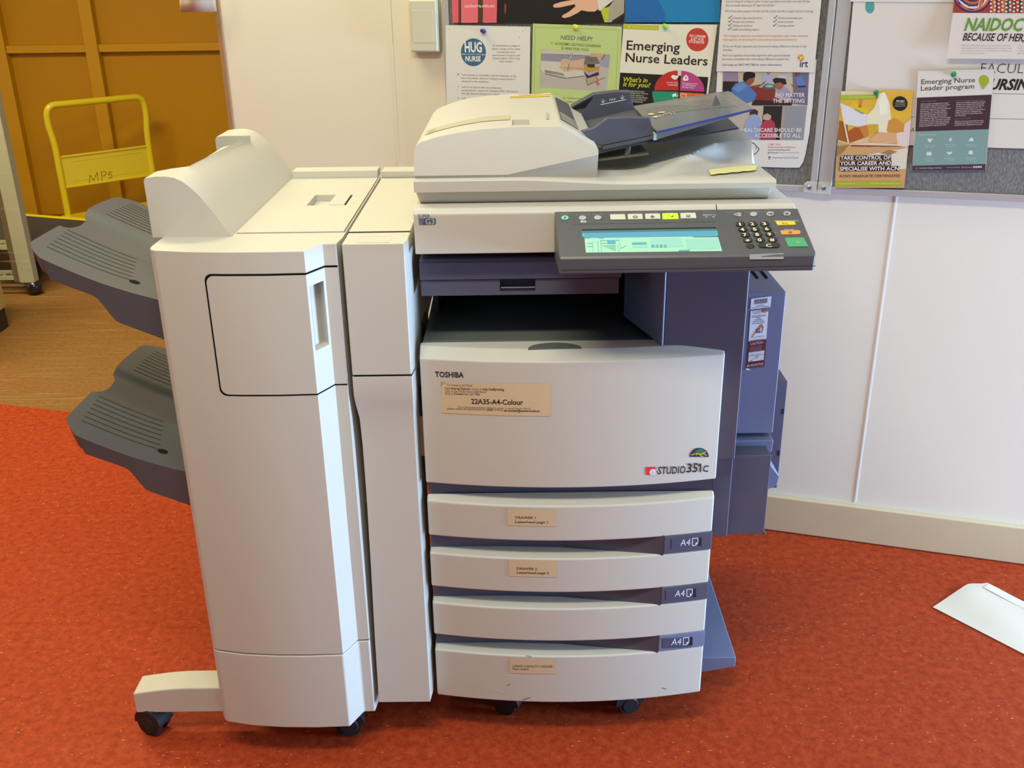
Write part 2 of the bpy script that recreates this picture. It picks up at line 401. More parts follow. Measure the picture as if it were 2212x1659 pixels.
# ------------------------------------------------------------------ photocopier
XL, XR, XM, HW, BOW = -0.161, 0.342, 0.0905, 0.2515, 0.026
def yc(x): return -BOW*(1-((x-XM)/HW)**2)
MFP = empty('photocopier', (0.09, 0.30, 0), 'large beige and slate floor-standing photocopier with lit control panel and four paper drawers', 'photocopier')
def bowed_front(bm, z0, z1, yb, ztop_back, yback_top=None, x0=XL, x1=XR, n=26, mi=0):
    """slab with a bowed front, flat back at yb; the top slopes from z1 at the front to ztop_back at yback_top"""
    ybt = yb if yback_top is None else yback_top
    rows = []
    for i in range(n+1):
        x = x0+(x1-x0)*i/n; f = yc(x)
        rows.append(vs(bm, [(x, f, z0), (x, f, z1), (x, ybt, ztop_back), (x, max(yb, ybt), z0)]))
    for A, B in zip(rows, rows[1:]):
        for k in range(4): bm.faces.new([A[k], B[k], B[(k+1) % 4], A[(k+1) % 4]]).material_index = mi
    bm.faces.new(rows[0]); bm.faces.new(rows[-1][::-1])

bm = bmesh.new()
box(bm, -0.150, 0.338, 0.030, 0.60, 0.085, 0.792)
box(bm, -0.150, 0.366, 0.40, 0.60, 0.792, 0.960)                    # rear of the exit bay
box(bm, -0.152, -0.142, 0.20, 0.60, 0.792, 0.960)
body = link_mesh('cabinet_body', bm, DARK, MFP, bevel=0.003)

# front door
FRONT = Bowed(yc)
bm = bmesh.new()
n = 28; rows = []
for i in range(n+1):
    x = XL+(XR-XL)*i/n; f = yc(x)
    rows.append(vs(bm, [(x, f, 0.556), (x, f, 0.787), (x, f+0.020, 0.8032), (x, 0.034, 0.8032), (x, 0.034, 0.556)]))
for A, B in zip(rows, rows[1:]):
    for k in range(5): bm.faces.new([A[k], B[k], B[(k+1) % 5], A[(k+1) % 5]])
bm.faces.new(rows[0]); bm.faces.new(rows[-1][::-1])
door = link_mesh('front_door', bm, BEIGE, MFP, bevel=0.0025)
pr = Print(FRONT, 0.0008); pr.text('TOSHIBA', 940, 813.5, 1002, 11, '2b2a2e', 0, 1.0, sk=1.5); pr.build('brand_lettering', door)
pr = Print(FRONT, 0.0008)
pr.poly([(1395, 1008.5), (1416, 1008), (1416, 1024.5), (1395.5, 1025.5)], 'd8363c', 0)
pr.text('e', 1402, 1025.5, 1417, 18, 'd9d4d8', 1, 1.5, sk=-.5)
pr.line([(1417.5, 1018), (1420, 1018)], 2, '2f3038', 1)
pr.text('STUDIO', 1420.5, 1023.5, 1480, 15, '2f3038', 1, 0.6, sk=-2.2); pr.text('35', 1483, 1019.8, 1506, 18.5, '2f3038', 1, 0.6, sk=-1); pr.poly([(1507.5, 1004), (1512.6, 1000.5), (1514.8, 1000.4), (1514.2, 1019), (1511, 1019.2), (1511.4, 1004.5), (1507.5, 1006.8)], '2f3038', 1)
pr.text('C', 1517.5, 1018.5, 1529.5, 13, '2f3038', 1, 0.6, sk=-.5)
pr.build('model_lettering', door)
pr = Print(FRONT, 0.0008)
pr.ell(1510.5, 986.5, 20.5, 19.5, '33235c', 0, 180, 360); pr.ell(1511, 984, 16, 15.5, '1f4a6e', 1, 190, 350); pr.ell(1513, 981.5, 13, 12.5, '2b7350', 2, 200, 345)
pr.line([(1493, 982), (1500, 980), (1507, 979.5), (1513, 981), (1519, 979), (1524, 976)], 2.6, 'c9a42c', 3)
pr.line([(1509, 978), (1513, 984), (1519, 985)], 1.8, 'c9a42c', 4); pr.line([(1517, 976), (1521, 981), (1527, 983)], 1.8, 'c9a42c', 4); pr.line([(1500, 978), (1505, 983)], 1.6, 'b4702c', 4)
pr.build('arched_badge', door)
pr = Print(FRONT, 0.0008)
pr.poly([(952, 823), (1189.5, 829), (1189, 898.5), (954.5, 891.5)], 'd2bb98', 0)
pr.poly([(952.5, 836), (952, 824), (965, 825)], 'b3a372', 1); pr.poly([(953, 836), (965, 825.5), (959, 834.5)], 'efe2c0', 2)
S = 'PRN'
pr.text('To Connect to this Printer', 966, 833.5, 1021, 5, '6b5846', 1, 0.2, sk=1); pr.text('Open', 961, 840.5, 974, 5, '6b5846', 1, 0.2)
pr.text('Internal Explorer', 975, 841, 1017, 5, '4a3a30', 1, 0.9, sk=1); pr.text('and go to', 1019, 842, 1041, 5, '6b5846', 1, 0.2, sk=.5); pr.text('http://staffprinting', 1043, 842.5, 1089, 5, '4a3a30', 1, 0.9, sk=1)
pr.text('Click on the Printer Name listed below', 961.5, 846.5, 1051, 5, '6b5846', 1, 0.2, sk=2)
pr.text('Click on', 961.5, 852, 980, 5, '6b5846', 1, 0.2, sk=.4); pr.text('Connect', 981, 852.5, 1002, 5, '4a3a30', 1, 0.9, sk=.4); pr.text('then click', 1003, 853, 1024, 5, '6b5846', 1, 0.2, sk=.4); pr.text('Yes', 1026, 853.5, 1036, 5, '4a3a30', 1, 0.9)
pr.text('22A35-A4-Colour', 1018, 871.5, 1130, 10.5, '2c2228', 1, 0.9, sk=2.5)
pr.text('If you are having problems with this printer or would like to move it,', 990, 880.5, 1148, 4.6, '7a6552', 1, 0.2, sk=3.5)
pr.text('please contact the Service Desk on', 966.5, 884, 1048, 4.6, '6b5846', 1, 0.2, sk=2.3); pr.text('x5500', 1051, 886.8, 1065, 4.6, '3f2f2a', 1, 1.0); pr.text('or email', 1067, 887, 1085, 4.6, '6b5846', 1, 0.2); pr.text('servicedesk@canberra.edu.au', 1088, 888.5, 1166, 4.8, '3f2f2a', 1, 1.0, sk=1)
tag(pr.build('instruction_sticker', door), 'cream paper sticker with printed instructions')

# paper drawers
DZ = ((0.450, 0.520), (0.343, 0.414), (0.237, 0.308), (0.096, 0.203))
stick = {0: ((1095.5, 1097.5), (1200.5, 1100), (1199.5, 1136.5), (1096.5, 1134.5)), 1: ((1099, 1208.5), (1203, 1210.5), (1202.5, 1246.5), (1100, 1244)), 3: ((1101, 1420.5), (1199.5, 1422.5), (1199, 1455), (1102, 1453.5))}
for k, (z0, z1) in enumerate(DZ):
    dr = bpy.data.objects.new('paper_drawer', None); COL.objects.link(dr); dr.parent = MFP; dr.location = Vector((0.09, 0.0, z0))-MFP.location
    bm = bmesh.new()
    if k == 0: bowed_front(bm, z0, z1, 0.030, z1+0.009, 0.012)
    else: bowed_front(bm, z0, z1, 0.030, z1+0.004, 0.030)
    link_mesh('drawer_front', bm, BEIGE, dr, bevel=0.0035, segs=3)
    if k:
        # finger scoop: dark wall behind the opening, coming forward on the right to the size plate
        bm = bmesh.new(); zt = DZ[k-1][0]+0.003
        path = [(-0.159, 0.016), (-0.02, 0.014), (0.075, 0.009), (0.115, 0.003), (0.255, yc(0.255)-0.0005)]
        back = [(0.255, 0.029), (-0.159, 0.029)]
        prism(bm, path+back, 'z', z1-0.002, zt)
        link_mesh('finger_scoop', bm, DARK, dr, smooth=False)
        bm = bmesh.new(); rr = []
        for i in range(9):
            x = 0.2552+(0.3425-0.2552)*i/8
            rr.append(vs(bm, [(x, yc(x)-0.0012, z1+0.001), (x, yc(x)-0.0012, zt-0.002), (x, 0.03, zt-0.002), (x, 0.03, z1+0.001)]))
        for A, B in zip(rr, rr[1:]):
            for q in range(4): bm.faces.new([A[q], B[q], B[(q+1) % 4], A[(q+1) % 4]])
        bm.faces.new(rr[0]); bm.faces.new(rr[-1][::-1])
        link_mesh('size_plate', bm, SLATEBLUE if k == 3 else DARK, dr, bevel=0.0012)
        yy = {1: 1171, 2: 1281, 3: 1385.5}[k]; dx = {1: 0, 2: -12, 3: -19.5}[k]
        pr = Print(Bowed(lambda x: yc(x)-0.0012), 0.0006)
        pr.poly([(1450+dx, yy-7), (1513+dx, yy-10), (1512+dx, yy+12), (1450+dx, yy+15)], '5c5c72', 0); pr.poly([(1451+dx, yy-6), (1512+dx, yy-9), (1511+dx, yy+11), (1451+dx, yy+14)], '4b4a5e', 1)
        pr.poly([(1509+dx, yy-10), (1515.5+dx, yy-10.5), (1515+dx, yy+8), (1508.5+dx, yy+8.5)], '241f26', 2)
        pr.text('A4', 1469+dx, yy+7.5, 1490+dx, 13.5, 'd4d6e2', 2, 0.0, sk=-1)
        x, y = 1495.5+dx, yy-8.5
        pr.line([(x, y+15.5), (x, y), (x+12, y-0.8), (x+12, y+9), (x+6.5, y+15), (x-.6, y+15.5)], 1.6, 'd4d6e2', 2); pr.poly([(x+12, y+9), (x+6.5, y+15), (x+6.5, y+9)], 'd4d6e2', 3)
        tag(pr.build('size_marking', dr), 'white printed paper size marking')
    if k in stick:
        pr = Print(FRONT, 0.0008); q = stick[k]; pr.poly(q, 'd0bb99', 0)
        if k == 0: pr.text('DRAWER 1', 1113, 1119.5, 1157, 5, '4a3c32', 1, 0.7, sk=1); pr.text('Letterhead page 1', 1113, 1129, 1183.5, 5, '4a3c32', 1, 0.7, sk=1)
        if k == 1: pr.text('DRAWER 2', 1116.5, 1230, 1160, 5, '4a3c32', 1, 0.7, sk=1); pr.text('Letterhead page 2', 1116.5, 1238.5, 1185.5, 5, '4a3c32', 1, 0.7, sk=1)
        if k == 3: pr.text('LARGE CAPACITY FEEDER', 1107.5, 1440, 1194, 4.4, '5e4c3e', 1, 0.4, sk=1.3); pr.text('Plain paper', 1107.5, 1446, 1143, 4, '5e4c3e', 1, 0.5, sk=.6)
        tag(pr.build('contents_sticker', dr), 'cream paper sticker with printed drawer contents')
    if k == 3:
        for ln in ([(1130, 1511), (1146, 1506)], [(1094, 1480), (1102, 1477.5)], [(1136, 1415.5), (1148, 1418)], [(1430, 1485), (1440, 1488)]): pr = Print(FRONT, 0.0008); pr.line(ln, 1.2, '6a655f', 0); pr.build('scuff_mark', dr)
        for ln in ([(1023, 1477), (1030, 1472), (1029, 1480)], [(1068, 1489), (1082, 1497), (1098, 1498)], [(1087, 1462), (1097, 1458)]): pr = Print(FRONT, 0.0008); pr.line(ln, 0.9, 'dcd8cd', 0); pr.build('scratch_mark', dr)
    if k == 0:
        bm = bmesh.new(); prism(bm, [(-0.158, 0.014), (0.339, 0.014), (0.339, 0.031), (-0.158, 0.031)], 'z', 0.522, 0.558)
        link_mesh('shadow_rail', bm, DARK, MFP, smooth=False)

# paper exit bay under the scanner
bm = bmesh.new(); rows = []
for i in range(13):
    y = 0.020+(0.40-0.020)*i/12; s = i/12; z = 0.8025-0.004*math.sin(math.pi*min(1, s*1.6))
    rows.append(vs(bm, [(-0.158, y, z), (0.05, y, z-0.001), (0.238, y, z)]))
for A, B in zip(rows, rows[1:]):
    for k in range(2): bm.faces.new([A[k], A[k+1], B[k+1], B[k]])
tray_bm = bm
tray = link_mesh('exit_tray', tray_bm, mat('grey_tray_plastic', (0.125, 0.135, 0.130), 0.42, 0.5, bump=0.1, bscale=1500), MFP)
md = tray.modifiers.new('thick', 'SOLIDIFY'); md.thickness = 0.006; md.offset = -1
bm = bmesh.new()
prism(bm, [(0.062+0.044*math.cos(math.radians(a)), -0.006+0.027*math.sin(math.radians(a))) for a in range(0, 181, 12)], 'z', 0.801, 0.8042)
link_mesh('thumb_rest', bm, MATS['grey_tray_plastic'], MFP, smooth=False)
# slanted right wall of the bay, then the column
bm = bmesh.new()
slab(bm, [(0.2365, 0.001, 0.803), (0.2365, 0.001, 0.962), (0.190, 0.155, 0.962), (0.190, 0.155, 0.803)], (0.004, 0.002, 0))
link_mesh('bay_wall', bm, SLATEBLUE, MFP, bevel=0.002)
bm = bmesh.new()
box(bm, 0.240, 0.3735, 0.006, 0.58, 0.590, 0.962)
link_mesh('side_column', bm, DARK, MFP, bevel=0.0025)
bm = bmesh.new()
box(bm, 0.3425, 0.378, 0.035, 0.56, 0.418, 0.588)
link_mesh('lower_column', bm, DARK, MFP, bevel=0.0025)
# inner cover above the bay, with its pull
bm = bmesh.new()
box(bm, -0.157, 0.172, 0.034, 0.20, 0.910, 0.940)
v = [(-0.157, 0.004, 0.951), (0.168, 0.004, 0.951), (0.168, 0.016, 0.958), (-0.157, 0.016, 0.958)]
hexa(bm, [(-0.157, 0.034, 0.940), (0.172, 0.034, 0.940), (0.172, 0.20, 0.940), (-0.157, 0.20, 0.940), (-0.157, 0.040, 0.945), (0.172, 0.040, 0.945), (0.172, 0.20, 0.945), (-0.157, 0.20, 0.945)])
ucov = link_mesh('inner_cover', bm, DARK, MFP, bevel=0.002)
bm = bmesh.new()
z0, z1, y = 0.8825, 0.9085, 0.038
recess(bm, [(-0.156, y, z0), (0.168, y, z0), (0.168, y, z1), (-0.156, y, z1)], 0.399, 0.578, 0.22, 1.0, (0, 0.022, 0))
hexa(bm, [(-0.156, y+0.0225, z0), (0.168, y+0.0225, z0), (0.168, 0.20, z0), (-0.156, 0.20, z0), (-0.156, y+0.0225, z1), (0.168, y+0.0225, z1), (0.168, 0.20, z1), (-0.156, 0.20, z1)])
for a in ((-0.156, 0.168),):
    f = vs(bm, [(a[0], y, z0), (a[1], y, z0), (a[1], y+0.023, z0), (a[0], y+0.023, z0)]); bm.faces.new(f)
lcov = link_mesh('cover_flap', bm, DARK, MFP, smooth=False)
bm = bmesh.new(); cyl(bm, (-0.025, 0.042, 0.8935), (0.031, 0.042, 0.8935), 0.0016, 12)
link_mesh('pull_bar', bm, DARKTOP, lcov)
bm = bmesh.new(); box(bm, -0.152, 0.36, 0.05, 0.56, 0.958, 0.966)
link_mesh('scanner_seat', bm, GAP, MFP, smooth=False)

# scanner
bm = bmesh.new(); prism(bm, [(0.0, 0.963), (0.0, 1.026), (0.003, 1.031), (0.009, 1.0345), (0.60, 1.0345), (0.60, 0.963)], 'x', -0.1585, 0.435)
scan = link_mesh('scanner_unit', bm, BEIGE, MFP, bevel=0.002)
pr = Print(Flat((0, 0, 0), (1, 0, 0), (0, 0, 1)), 0.0006)
NB = '44557f'
pr.text('SUPER', 903, 470, 929, 7.5, '5a6684', 1, 0.1)
pr.poly([(916, 471.5), (939, 471), (941.5, 474), (941, 477), (942, 480), (940, 484.5), (914, 485.5)], NB, 0)
for j in range(5): pr.line([(904+j*.3, 472.5+j*3), (916, 472.2+j*3)], 1.3, NB, 1)
pr.text('G3', 919, 484, 939, 11.5, 'b9b2a6', 2, 0.8)
pr.build('fax_badge', scan)
pr = Print(Flat((0, 0.0, 0), (1, 0, 0), (0, 0, 1)), 0.0006); pr.line([(1547, 441), (1548, 456)], 1.8, '4a443c', 0); pr.build('panel_seam', scan)

# platen cover: inset lower tier, upper tier with the paper chute moulded into it
def smooth01(t): t = max(0, min(1, t)); return t*t*(3-2*t)
def chute(x, y):
    lift = 0.042*smooth01((x-0.180)/0.18)
    foot = 0.060+0.090*smooth01((x-0.21)/0.15)
    front = (0.86*smooth01((y-foot)/0.022)+0.14*smooth01((y-foot)/0.10))*smooth01((0.560-y)/0.05)
    edge = 1.0 if x < 0.398 else max(0.0, 1-(x-0.398)/0.007)
    return lift*front*edge
bm = bmesh.new()
hexa(bm, [(-0.152, 0.046, 1.0345), (0.402, 0.046, 1.0345), (0.402, 0.575, 1.0345), (-0.152, 0.575, 1.0345), (-0.156, 0.030, 1.056), (0.404, 0.030, 1.056), (0.404, 0.58, 1.056), (-0.156, 0.58, 1.056)])
cover = link_mesh('platen_cover', bm, BEIGE, MFP, bevel=0.002)
bm = bmesh.new()
X = [-0.158+0.566*i/80 for i in range(81)]+[]
X = sorted(set([round(x, 4) for x in X]+[0.398, 0.4015, 0.405, 0.408]))
Y = [0.025, 0.027, 0.030]+[0.04+0.006*i for i in range(25)]+[0.19+0.39*i/24 for i in range(25)]
def top(x, y):
    z = 1.0765-0.0085*smooth01((x+0.01)/0.20)
    if y < 0.03: z -= 0.004*((0.03-y)/0.005)**2
    return z+chute(x, y)
g = [[bm.verts.new((x, y, top(x, y))) for x in X] for y in Y]
for j in range(len(Y)-1):
    for i in range(len(X)-1): bm.faces.new([g[j][i], g[j][i+1], g[j+1][i+1], g[j+1][i]])
zl = 1.056
low = {}
for j, i in [(0, i) for i in range(len(X))]+[(j, len(X)-1) for j in range(1, len(Y))]+[(len(Y)-1, i) for i in range(len(X)-2, -1, -1)]+[(j, 0) for j in range(len(Y)-2, 0, -1)]:
    low[(j, i)] = bm.verts.new((X[i], Y[j], zl))
ring = list(low.keys())
for a, b in zip(ring, ring[1:]+ring[:1]): bm.faces.new([g[a[0]][a[1]], low[a], low[b], g[b[0]][b[1]]])
bm.faces.new([low[k] for k in ring])
chute_o = link_mesh('paper_chute', bm, BEIGE, cover, angle=35)
# yellow strip stuck on the slope in front of the chute
def drop(px, py):
    r = ray(px, py); t = 1.0
    for _ in range(30):
        p = CAM+r*t; t += (top(p.x, p.y)+0.0028-p.z)/r.z
    return CAM+r*t
bm = bmesh.new(); lo, hi = [], []
for i in range(15):
    s = i/14; wob = 0.9*math.sin(i*2.3)
    lo.append(bm.verts.new(drop(1535+98*s, 377-9.5*s+0.5*math.sin(i*1.7)))); hi.append(bm.verts.new(drop(1531+105*s, 366.5-9.5*s-(1.6*math.sin(s*3.1)))))
for i in range(14): bm.faces.new([lo[i], lo[i+1], hi[i+1], hi[i]])
tag(link_mesh('sticky_strip', bm, mat('yellow_note_paper', (0.86, 0.82, 0.34), 0.7, 0.2), cover), 'torn yellow sticky note strip')

# document feeder
bm = bmesh.new(); y0, y1 = 0.030, 0.490
prof = [(-0.157, 1.081), (-0.157, 1.116), (-0.154, 1.124), (-0.147, 1.130), (-0.120, 1.1375), (-0.093, 1.1425), (-0.051, 1.1475), (-0.020, 1.1493), (-0.0060, 1.1499), (0.0270, 1.1500), (0.073, 1.1500), (0.1285, 1.1190), (0.1305, 1.1155), (0.1305, 1.1085)]
def yf(z): return y0+0.022*max(0, min(1, (z-1.085)/0.065))
def yb(x): return y1-0.055*max(0, (-0.10-x)/0.057)
A = vs(bm, [(x, yf(z), z) for x, z in prof]); a2 = bm.verts.new((-0.011, y0, 1.081))
B = vs(bm, [(x, yb(x), z) for x, z in prof])
bm.faces.new(A+[a2])
for i in range(len(A)-1):
    if i == 8:
        recess(bm, [A[i].co, A[i+1].co, B[i+1].co, B[i].co], 0.08, 0.92, 0.055, 0.190, (0, 0, -0.010)); continue
    bm.faces.new([A[i], A[i+1], B[i+1], B[i]])
c1, c2, c3 = vs(bm, [(-0.156, 0.038, 1.071), (-0.011, 0.038, 1.071), (0.1300, 0.056, 1.066)])
bm.faces.new([A[0], a2, c2, c1]); bm.faces.new([a2, A[-1], c3, c2])
d0, d1 = vs(bm, [(-0.156, yb(-0.157), 1.071), (0.1300, y1, 1.066)])
bm.faces.new([A[-1], B[-1], d1, c3]); bm.faces.new([A[0], c1, d0, B[0]]); bm.faces.new([c1, c2, c3, d1, d0]); bm.faces.new(B+[d1, d0])
bmesh.ops.remove_doubles(bm, verts=bm.verts, dist=1e-6)
adf = link_mesh('feeder_cover', bm, BEIGE, MFP, bevel=0.0022, angle=25)
# markings follow the curved top
def adf_top(x):
    for (xa, za), (xb, zb) in zip(prof[1:11], prof[2:12]):
        if xa <= x <= xb: return za+(zb-za)*(x-xa)/(xb-xa)
    return 1.1500
class AdfTop:
    curved = True
    def st(s, px, py):
        r = ray(px, py); z = 1.15
        for _ in range(20):
            p = CAM+r*((z-CAM.z)/r.z); z = adf_top(p.x)
        return p.x, p.y
    def at(s, u, v, off=0): return Vector((u, v, adf_top(u)+off))
AT = AdfTop()
pr = Print(AT, 0.0008)
strip = [(-0.132, 0.078), (0.001, 0.118)]
def ribbon(pr, pts_lo, pts_hi, col, layer):
    for a, b, c, d in zip(pts_lo, pts_lo[1:], pts_hi[1:], pts_hi): pr.poly([a, b, c, d], col, layer)
pr_lo = [(918, 292.5), (955, 281), (1000, 270.5), (1050, 262.5), (1102, 259.5)]; pr_hi = [(921, 283), (958, 272), (1003, 261), (1053, 252.5), (1102, 249.5)]
ribbon(pr, pr_lo, pr_hi, 'b3ad93', 0)
ribbon(pr, [(924, 289.5), (939, 284.8)], [(926, 283.8), (941, 279.2)], '9a967f', 1)
pr.build('instruction_strip', adf)
pr = Print(AT, 0.0008)
pr.poly([(1101, 210.5), (1189, 206), (1189.5, 208.5), (1101, 212)], 'f0c616', 0); pr.poly([(1102, 206.8), (1189, 202), (1189, 204.6), (1102, 209)], 'e6cdb0', 0)
pr.line([(1120, 205.8), (1170, 203.2)], 1.1, 'd07a58', 1)
tag(pr.build('warning_label', adf), 'yellow and white warning label')
def at_(px, py, off=0.0012):
    u, v = AT.st(px, py); return AT.at(u, v, off)
bm = bmesh.new(); box(bm, -0.0025, 0.0235, 0.086, 0.105, 1.1405, 1.1440)
link_mesh('lid_latch', bm, BEIGE, adf, bevel=0.001)
bm = bmesh.new(); slab(bm, [at_(1180, 258.5), at_(1184.5, 258.5), at_(1182.5, 244.5), at_(1179, 244.5)], (0, 0, 0.0012))
link_mesh('index_mark', bm, KEYGREY, adf, smooth=False)
SL = Flat((0.073, 0.03, 1.1500), (0, 1, 0), (0.0555, 0, -0.031))
pr = Print(SL, 0.0010); pr.poly([(1198, 210), (1227.5, 225), (1249, 280), (1211, 258)], '56545a', 0)
for j in range(4): pr.line([(1208.5+j*1.4, 243.5+j*4.4), (1241.5+j*2, 264+j*5)], 1.5, 'b9b4a0', 1)
tag(pr.build('size_window', adf), 'dark grey label on the sloping end')

# feeder tray, guides and sheets
bm = bmesh.new()
slab(bm, [(0.108, 0.112, 1.100), (0.232, 0.112, 1.127), (0.232, 0.430, 1.127), (0.108, 0.430, 1.100)], (0, 0, -0.010))
ft = link_mesh('feeder_tray', bm, DARKTOP, MFP, bevel=0.0015)
def front_y(pxs, y): 
    out = []
    for px, py in pxs:
        r = ray(px, py); out.append(tuple(CAM+r*((y-CAM.y)/r.y)))
    return out
bm = bmesh.new()
poly = front_y([(1254, 283.4), (1282, 276.4), (1311.7, 255), (1353, 253), (1404.5, 253.5), (1411.6, 291.7), (1300, 314.6), (1290, 312)], 0.100)
slab(bm, poly, (0, 0.012, 0))
tag(link_mesh('paper_guide', bm, DARK, MFP, bevel=0.002), 'front slate paper guide')
bm = bmesh.new()
slab(bm, front_y([(1301, 315.5), (1412, 293), (1417, 296), (1409, 301), (1302, 324)], 0.102), (0, 0.05, 0))
link_mesh('guide_shelf', bm, DARKTOP, MFP, bevel=0.001)
bm = bmesh.new()
slab(bm, front_y([(1412, 290), (1420, 291), (1419.5, 302.5), (1411.5, 303)], 0.1005), (0, 0.03, 0))
tag(link_mesh('guide_edge', bm, mat('clear_acrylic_tip', (0.42, 0.62, 0.80), 0.15, 0.8), MFP), 'pale blue clear plastic tip')
bm = bmesh.new()
poly = front_y([(1234, 230), (1282, 203), (1329, 197.6), (1362, 197.6), (1369, 236), (1282, 264), (1242, 276)], 0.430)
slab(bm, poly, (0, 0.03, 0))
rg = tag(link_mesh('paper_guide', bm, DARK, MFP, bevel=0.002), 'rear slate paper guide with a white MAX line')
pr = Print(Flat((0, 0.430, 0), (1, 0, 0), (0, 0, 1)), 0.0008)
pr.line([(1297, 226), (1351.5, 215)], 1.7, 'd9dce2', 0); pr.text('MAX', 1316.5, 218.3, 1330.5, 4.6, 'd9dce2', 0, 0.4, sk=-2.4)
for x, y in ((1302.5, 222.5), (1344, 214.2)):
    pr.line([(x, y-9), (x, y)], 1.3, 'd9dce2', 0); pr.line([(x-4, y-4.5), (x, y), (x+4, y-5.3)], 1.3, 'd9dce2', 1)
pr.poly([(1236.5, 232), (1281, 208.5), (1281, 210), (1264, 232.5), (1238, 238)], '15131a', 1)  # dark patch paints the shade inside the guide's hollow end
pr.build('fill_marks_and_hollow', rg)
bm = bmesh.new()
E0, E1 = [Vector(p) for p in front_y([(1420, 283.5), (1625, 235)], 0.092)]; E2 = Vector(front_y([(1571, 194)], 0.405)[0]); E3 = Vector(front_y([(1367, 229)], 0.418)[0])
slab(bm, [E0, E1, E1.lerp(E2, 0.08)+Vector((0.004, 0, 0)), E2+Vector((0.0, -0.02, 0)), E2+Vector((-0.02, 0, -0.004)), E3], (0, 0, -0.003))
ext = tag(link_mesh('tray_extension', bm, SMOKE, MFP, bevel=0.001), 'smoky translucent extension of the feeder tray')
bm = bmesh.new(); slab(bm, [E0+Vector((0, -0.0012, 0)), E1+Vector((0.0, -0.0012, 0)), E1+Vector((0, -0.0012, -0.0035)), E0+Vector((0, -0.0012, -0.0035))], (0, 0.001, 0))
tag(link_mesh('edge_glow_strip', bm, BLUEEDGE, ext, smooth=False), 'deep blue strip painted as edge glow')
bm = bmesh.new(); slab(bm, [E0+Vector((0, 0.002, -0.003)), E1+Vector((0, 0.002, -0.003)), E1+Vector((-0.02, 0.006, -0.010)), E0+Vector((0, 0.006, -0.014))], (0, 0.002, 0))
link_mesh('edge_lip', bm, SMOKE, ext, smooth=False)
nrm = (E1-E0).cross(E3-E0).normalized()
EX = Flat(E0+nrm*0.0003, (E1-E0), (E3-E0)-(E1-E0).normalized()*((E3-E0).dot((E1-E0).normalized())))
pr = Print(EX, 0.0006)
pr.ell(1407, 247, 7, 1.9, 'd8b792', 0); pr.ell(1429, 243, 7.2, 1.9, 'd8b792', 0)
pr.poly([(1407.5, 253.7), (1419, 250.5), (1418, 252), (1428, 249.8), (1428.5, 251.2), (1418.8, 253.2), (1419, 254.6)], 'cfcab2', 0)
pr.line([(1434, 250.5), (1432.5, 247.5), (1437, 246), (1449, 244.5), (1450.5, 248.5)], 1.1, 'b9b7a8', 0); pr.line([(1453.5, 241.5), (1459, 248)], 1.1, 'a9a798', 0)
for j in range(8): pr.line([(1392+j*2.5, 233-j*.2+j*2.1), (1560+j*5, 203+j*3.3)], 0.8, '8b8b88', 0)
pr.build('loading_marks', ext)
bm = bmesh.new()
r_ = EX.st(1539, 229); r2 = EX.st(1557, 227)
p0 = EX.at(*r_); p1 = EX.at(*r2); up = Vector((0, 0.008, 0.017)); mid = (p0+p1)/2+Vector((-0.001, 0, 0))
slab(bm, [p0, p1, p1*0.25+(p0+p1)*0.375+up*0.78, mid+up*1.0, p0*0.3+(p0+p1)*0.35+up*0.72], (0, 0.006, 0))
link_mesh('paper_stop', bm, DARK, ext, bevel=0.001)
# lower sheets below the tray
bm = bmesh.new()
q0, q1 = [Vector(p) for p in front_y([(1400, 308), (1595, 275)], 0.104)]
slab(bm, [q0, q1, q1+Vector((0.004, 0.10, 0.0005)), q1+Vector((-0.004, 0.26, 0)), q0+Vector((0, 0.26, 0.001))], (0, 0, -0.0025))
fl = tag(link_mesh('return_sheet', bm, SMOKE2, MFP, bevel=0.0006), 'lower smoky translucent sheet')
bm = bmesh.new(); dy_ = Vector((0, -0.0012, 0)); dz_ = Vector((0, 0, -0.0027)); slab(bm, [q0+dy_, q1+dy_, q1+dy_+dz_, q0+dy_+dz_], (0, 0.001, 0))
tag(link_mesh('sheet_edge', bm, mat('dark_violet_edge', (0.03, 0.02, 0.045), 0.25), fl, smooth=False), 'dark violet edge')
bm = bmesh.new()
slab(bm, front_y([(1292, 345), (1401, 331)], 0.106)+[(0.214, 0.34, 1.102), (0.132, 0.34, 1.088)], (0, 0, -0.003))
tag(link_mesh('return_flap', bm, SMOKE2, MFP, bevel=0.0006), 'short smoky flap at the feeder mouth')
bm = bmesh.new(); cyl(bm, (0.184, 0.116, 1.092), (0.185, 0.116, 1.108), 0.005, 14)
link_mesh('flap_pillar', bm, SMOKE2, MFP)

# control panel
TH = math.atan2(0.038, 0.125); PF = Vector((0.0, -0.130, 0.991))
PANEL = Flat(PF, (1, 0, 0), (0, math.cos(TH), math.sin(TH)))
def pan(px, py, off=0.0):
    u, v = PANEL.st(px, py); return PANEL.at(u, v, off)
bm = bmesh.new(); tb = PANEL.at(0, 0.132)
def psect(x, inset=0.0): return [(x, -0.128, 0.966), (x, -0.131, 0.9885), (x, -0.128, 0.9925), (x, tb.y, tb.z), (x, tb.y+0.002, tb.z-0.012), (x, 0.004, 0.955)]
secs = [(0.061, 0.0), (0.064, 0), (0.4315, 0), (0.4365, 0)]
R = []
for i, (x, _) in enumerate(secs):
    pts = psect(x)
    if i in (0, 3): 
        sx = 1 if i == 0 else -1
        pts = [(x+sx*0.002*(k in (0, 1, 2)), y+0.004*(k in (0, 1, 2)), z) for k, (x, y, z) in enumerate(pts)]
    R.append(vs(bm, pts))
for A, B in zip(R, R[1:]):
    for k in range(6): bm.faces.new([A[k], B[k], B[(k+1) % 6], A[(k+1) % 6]])
bm.faces.new(R[0]); bm.faces.new(R[-1][::-1])
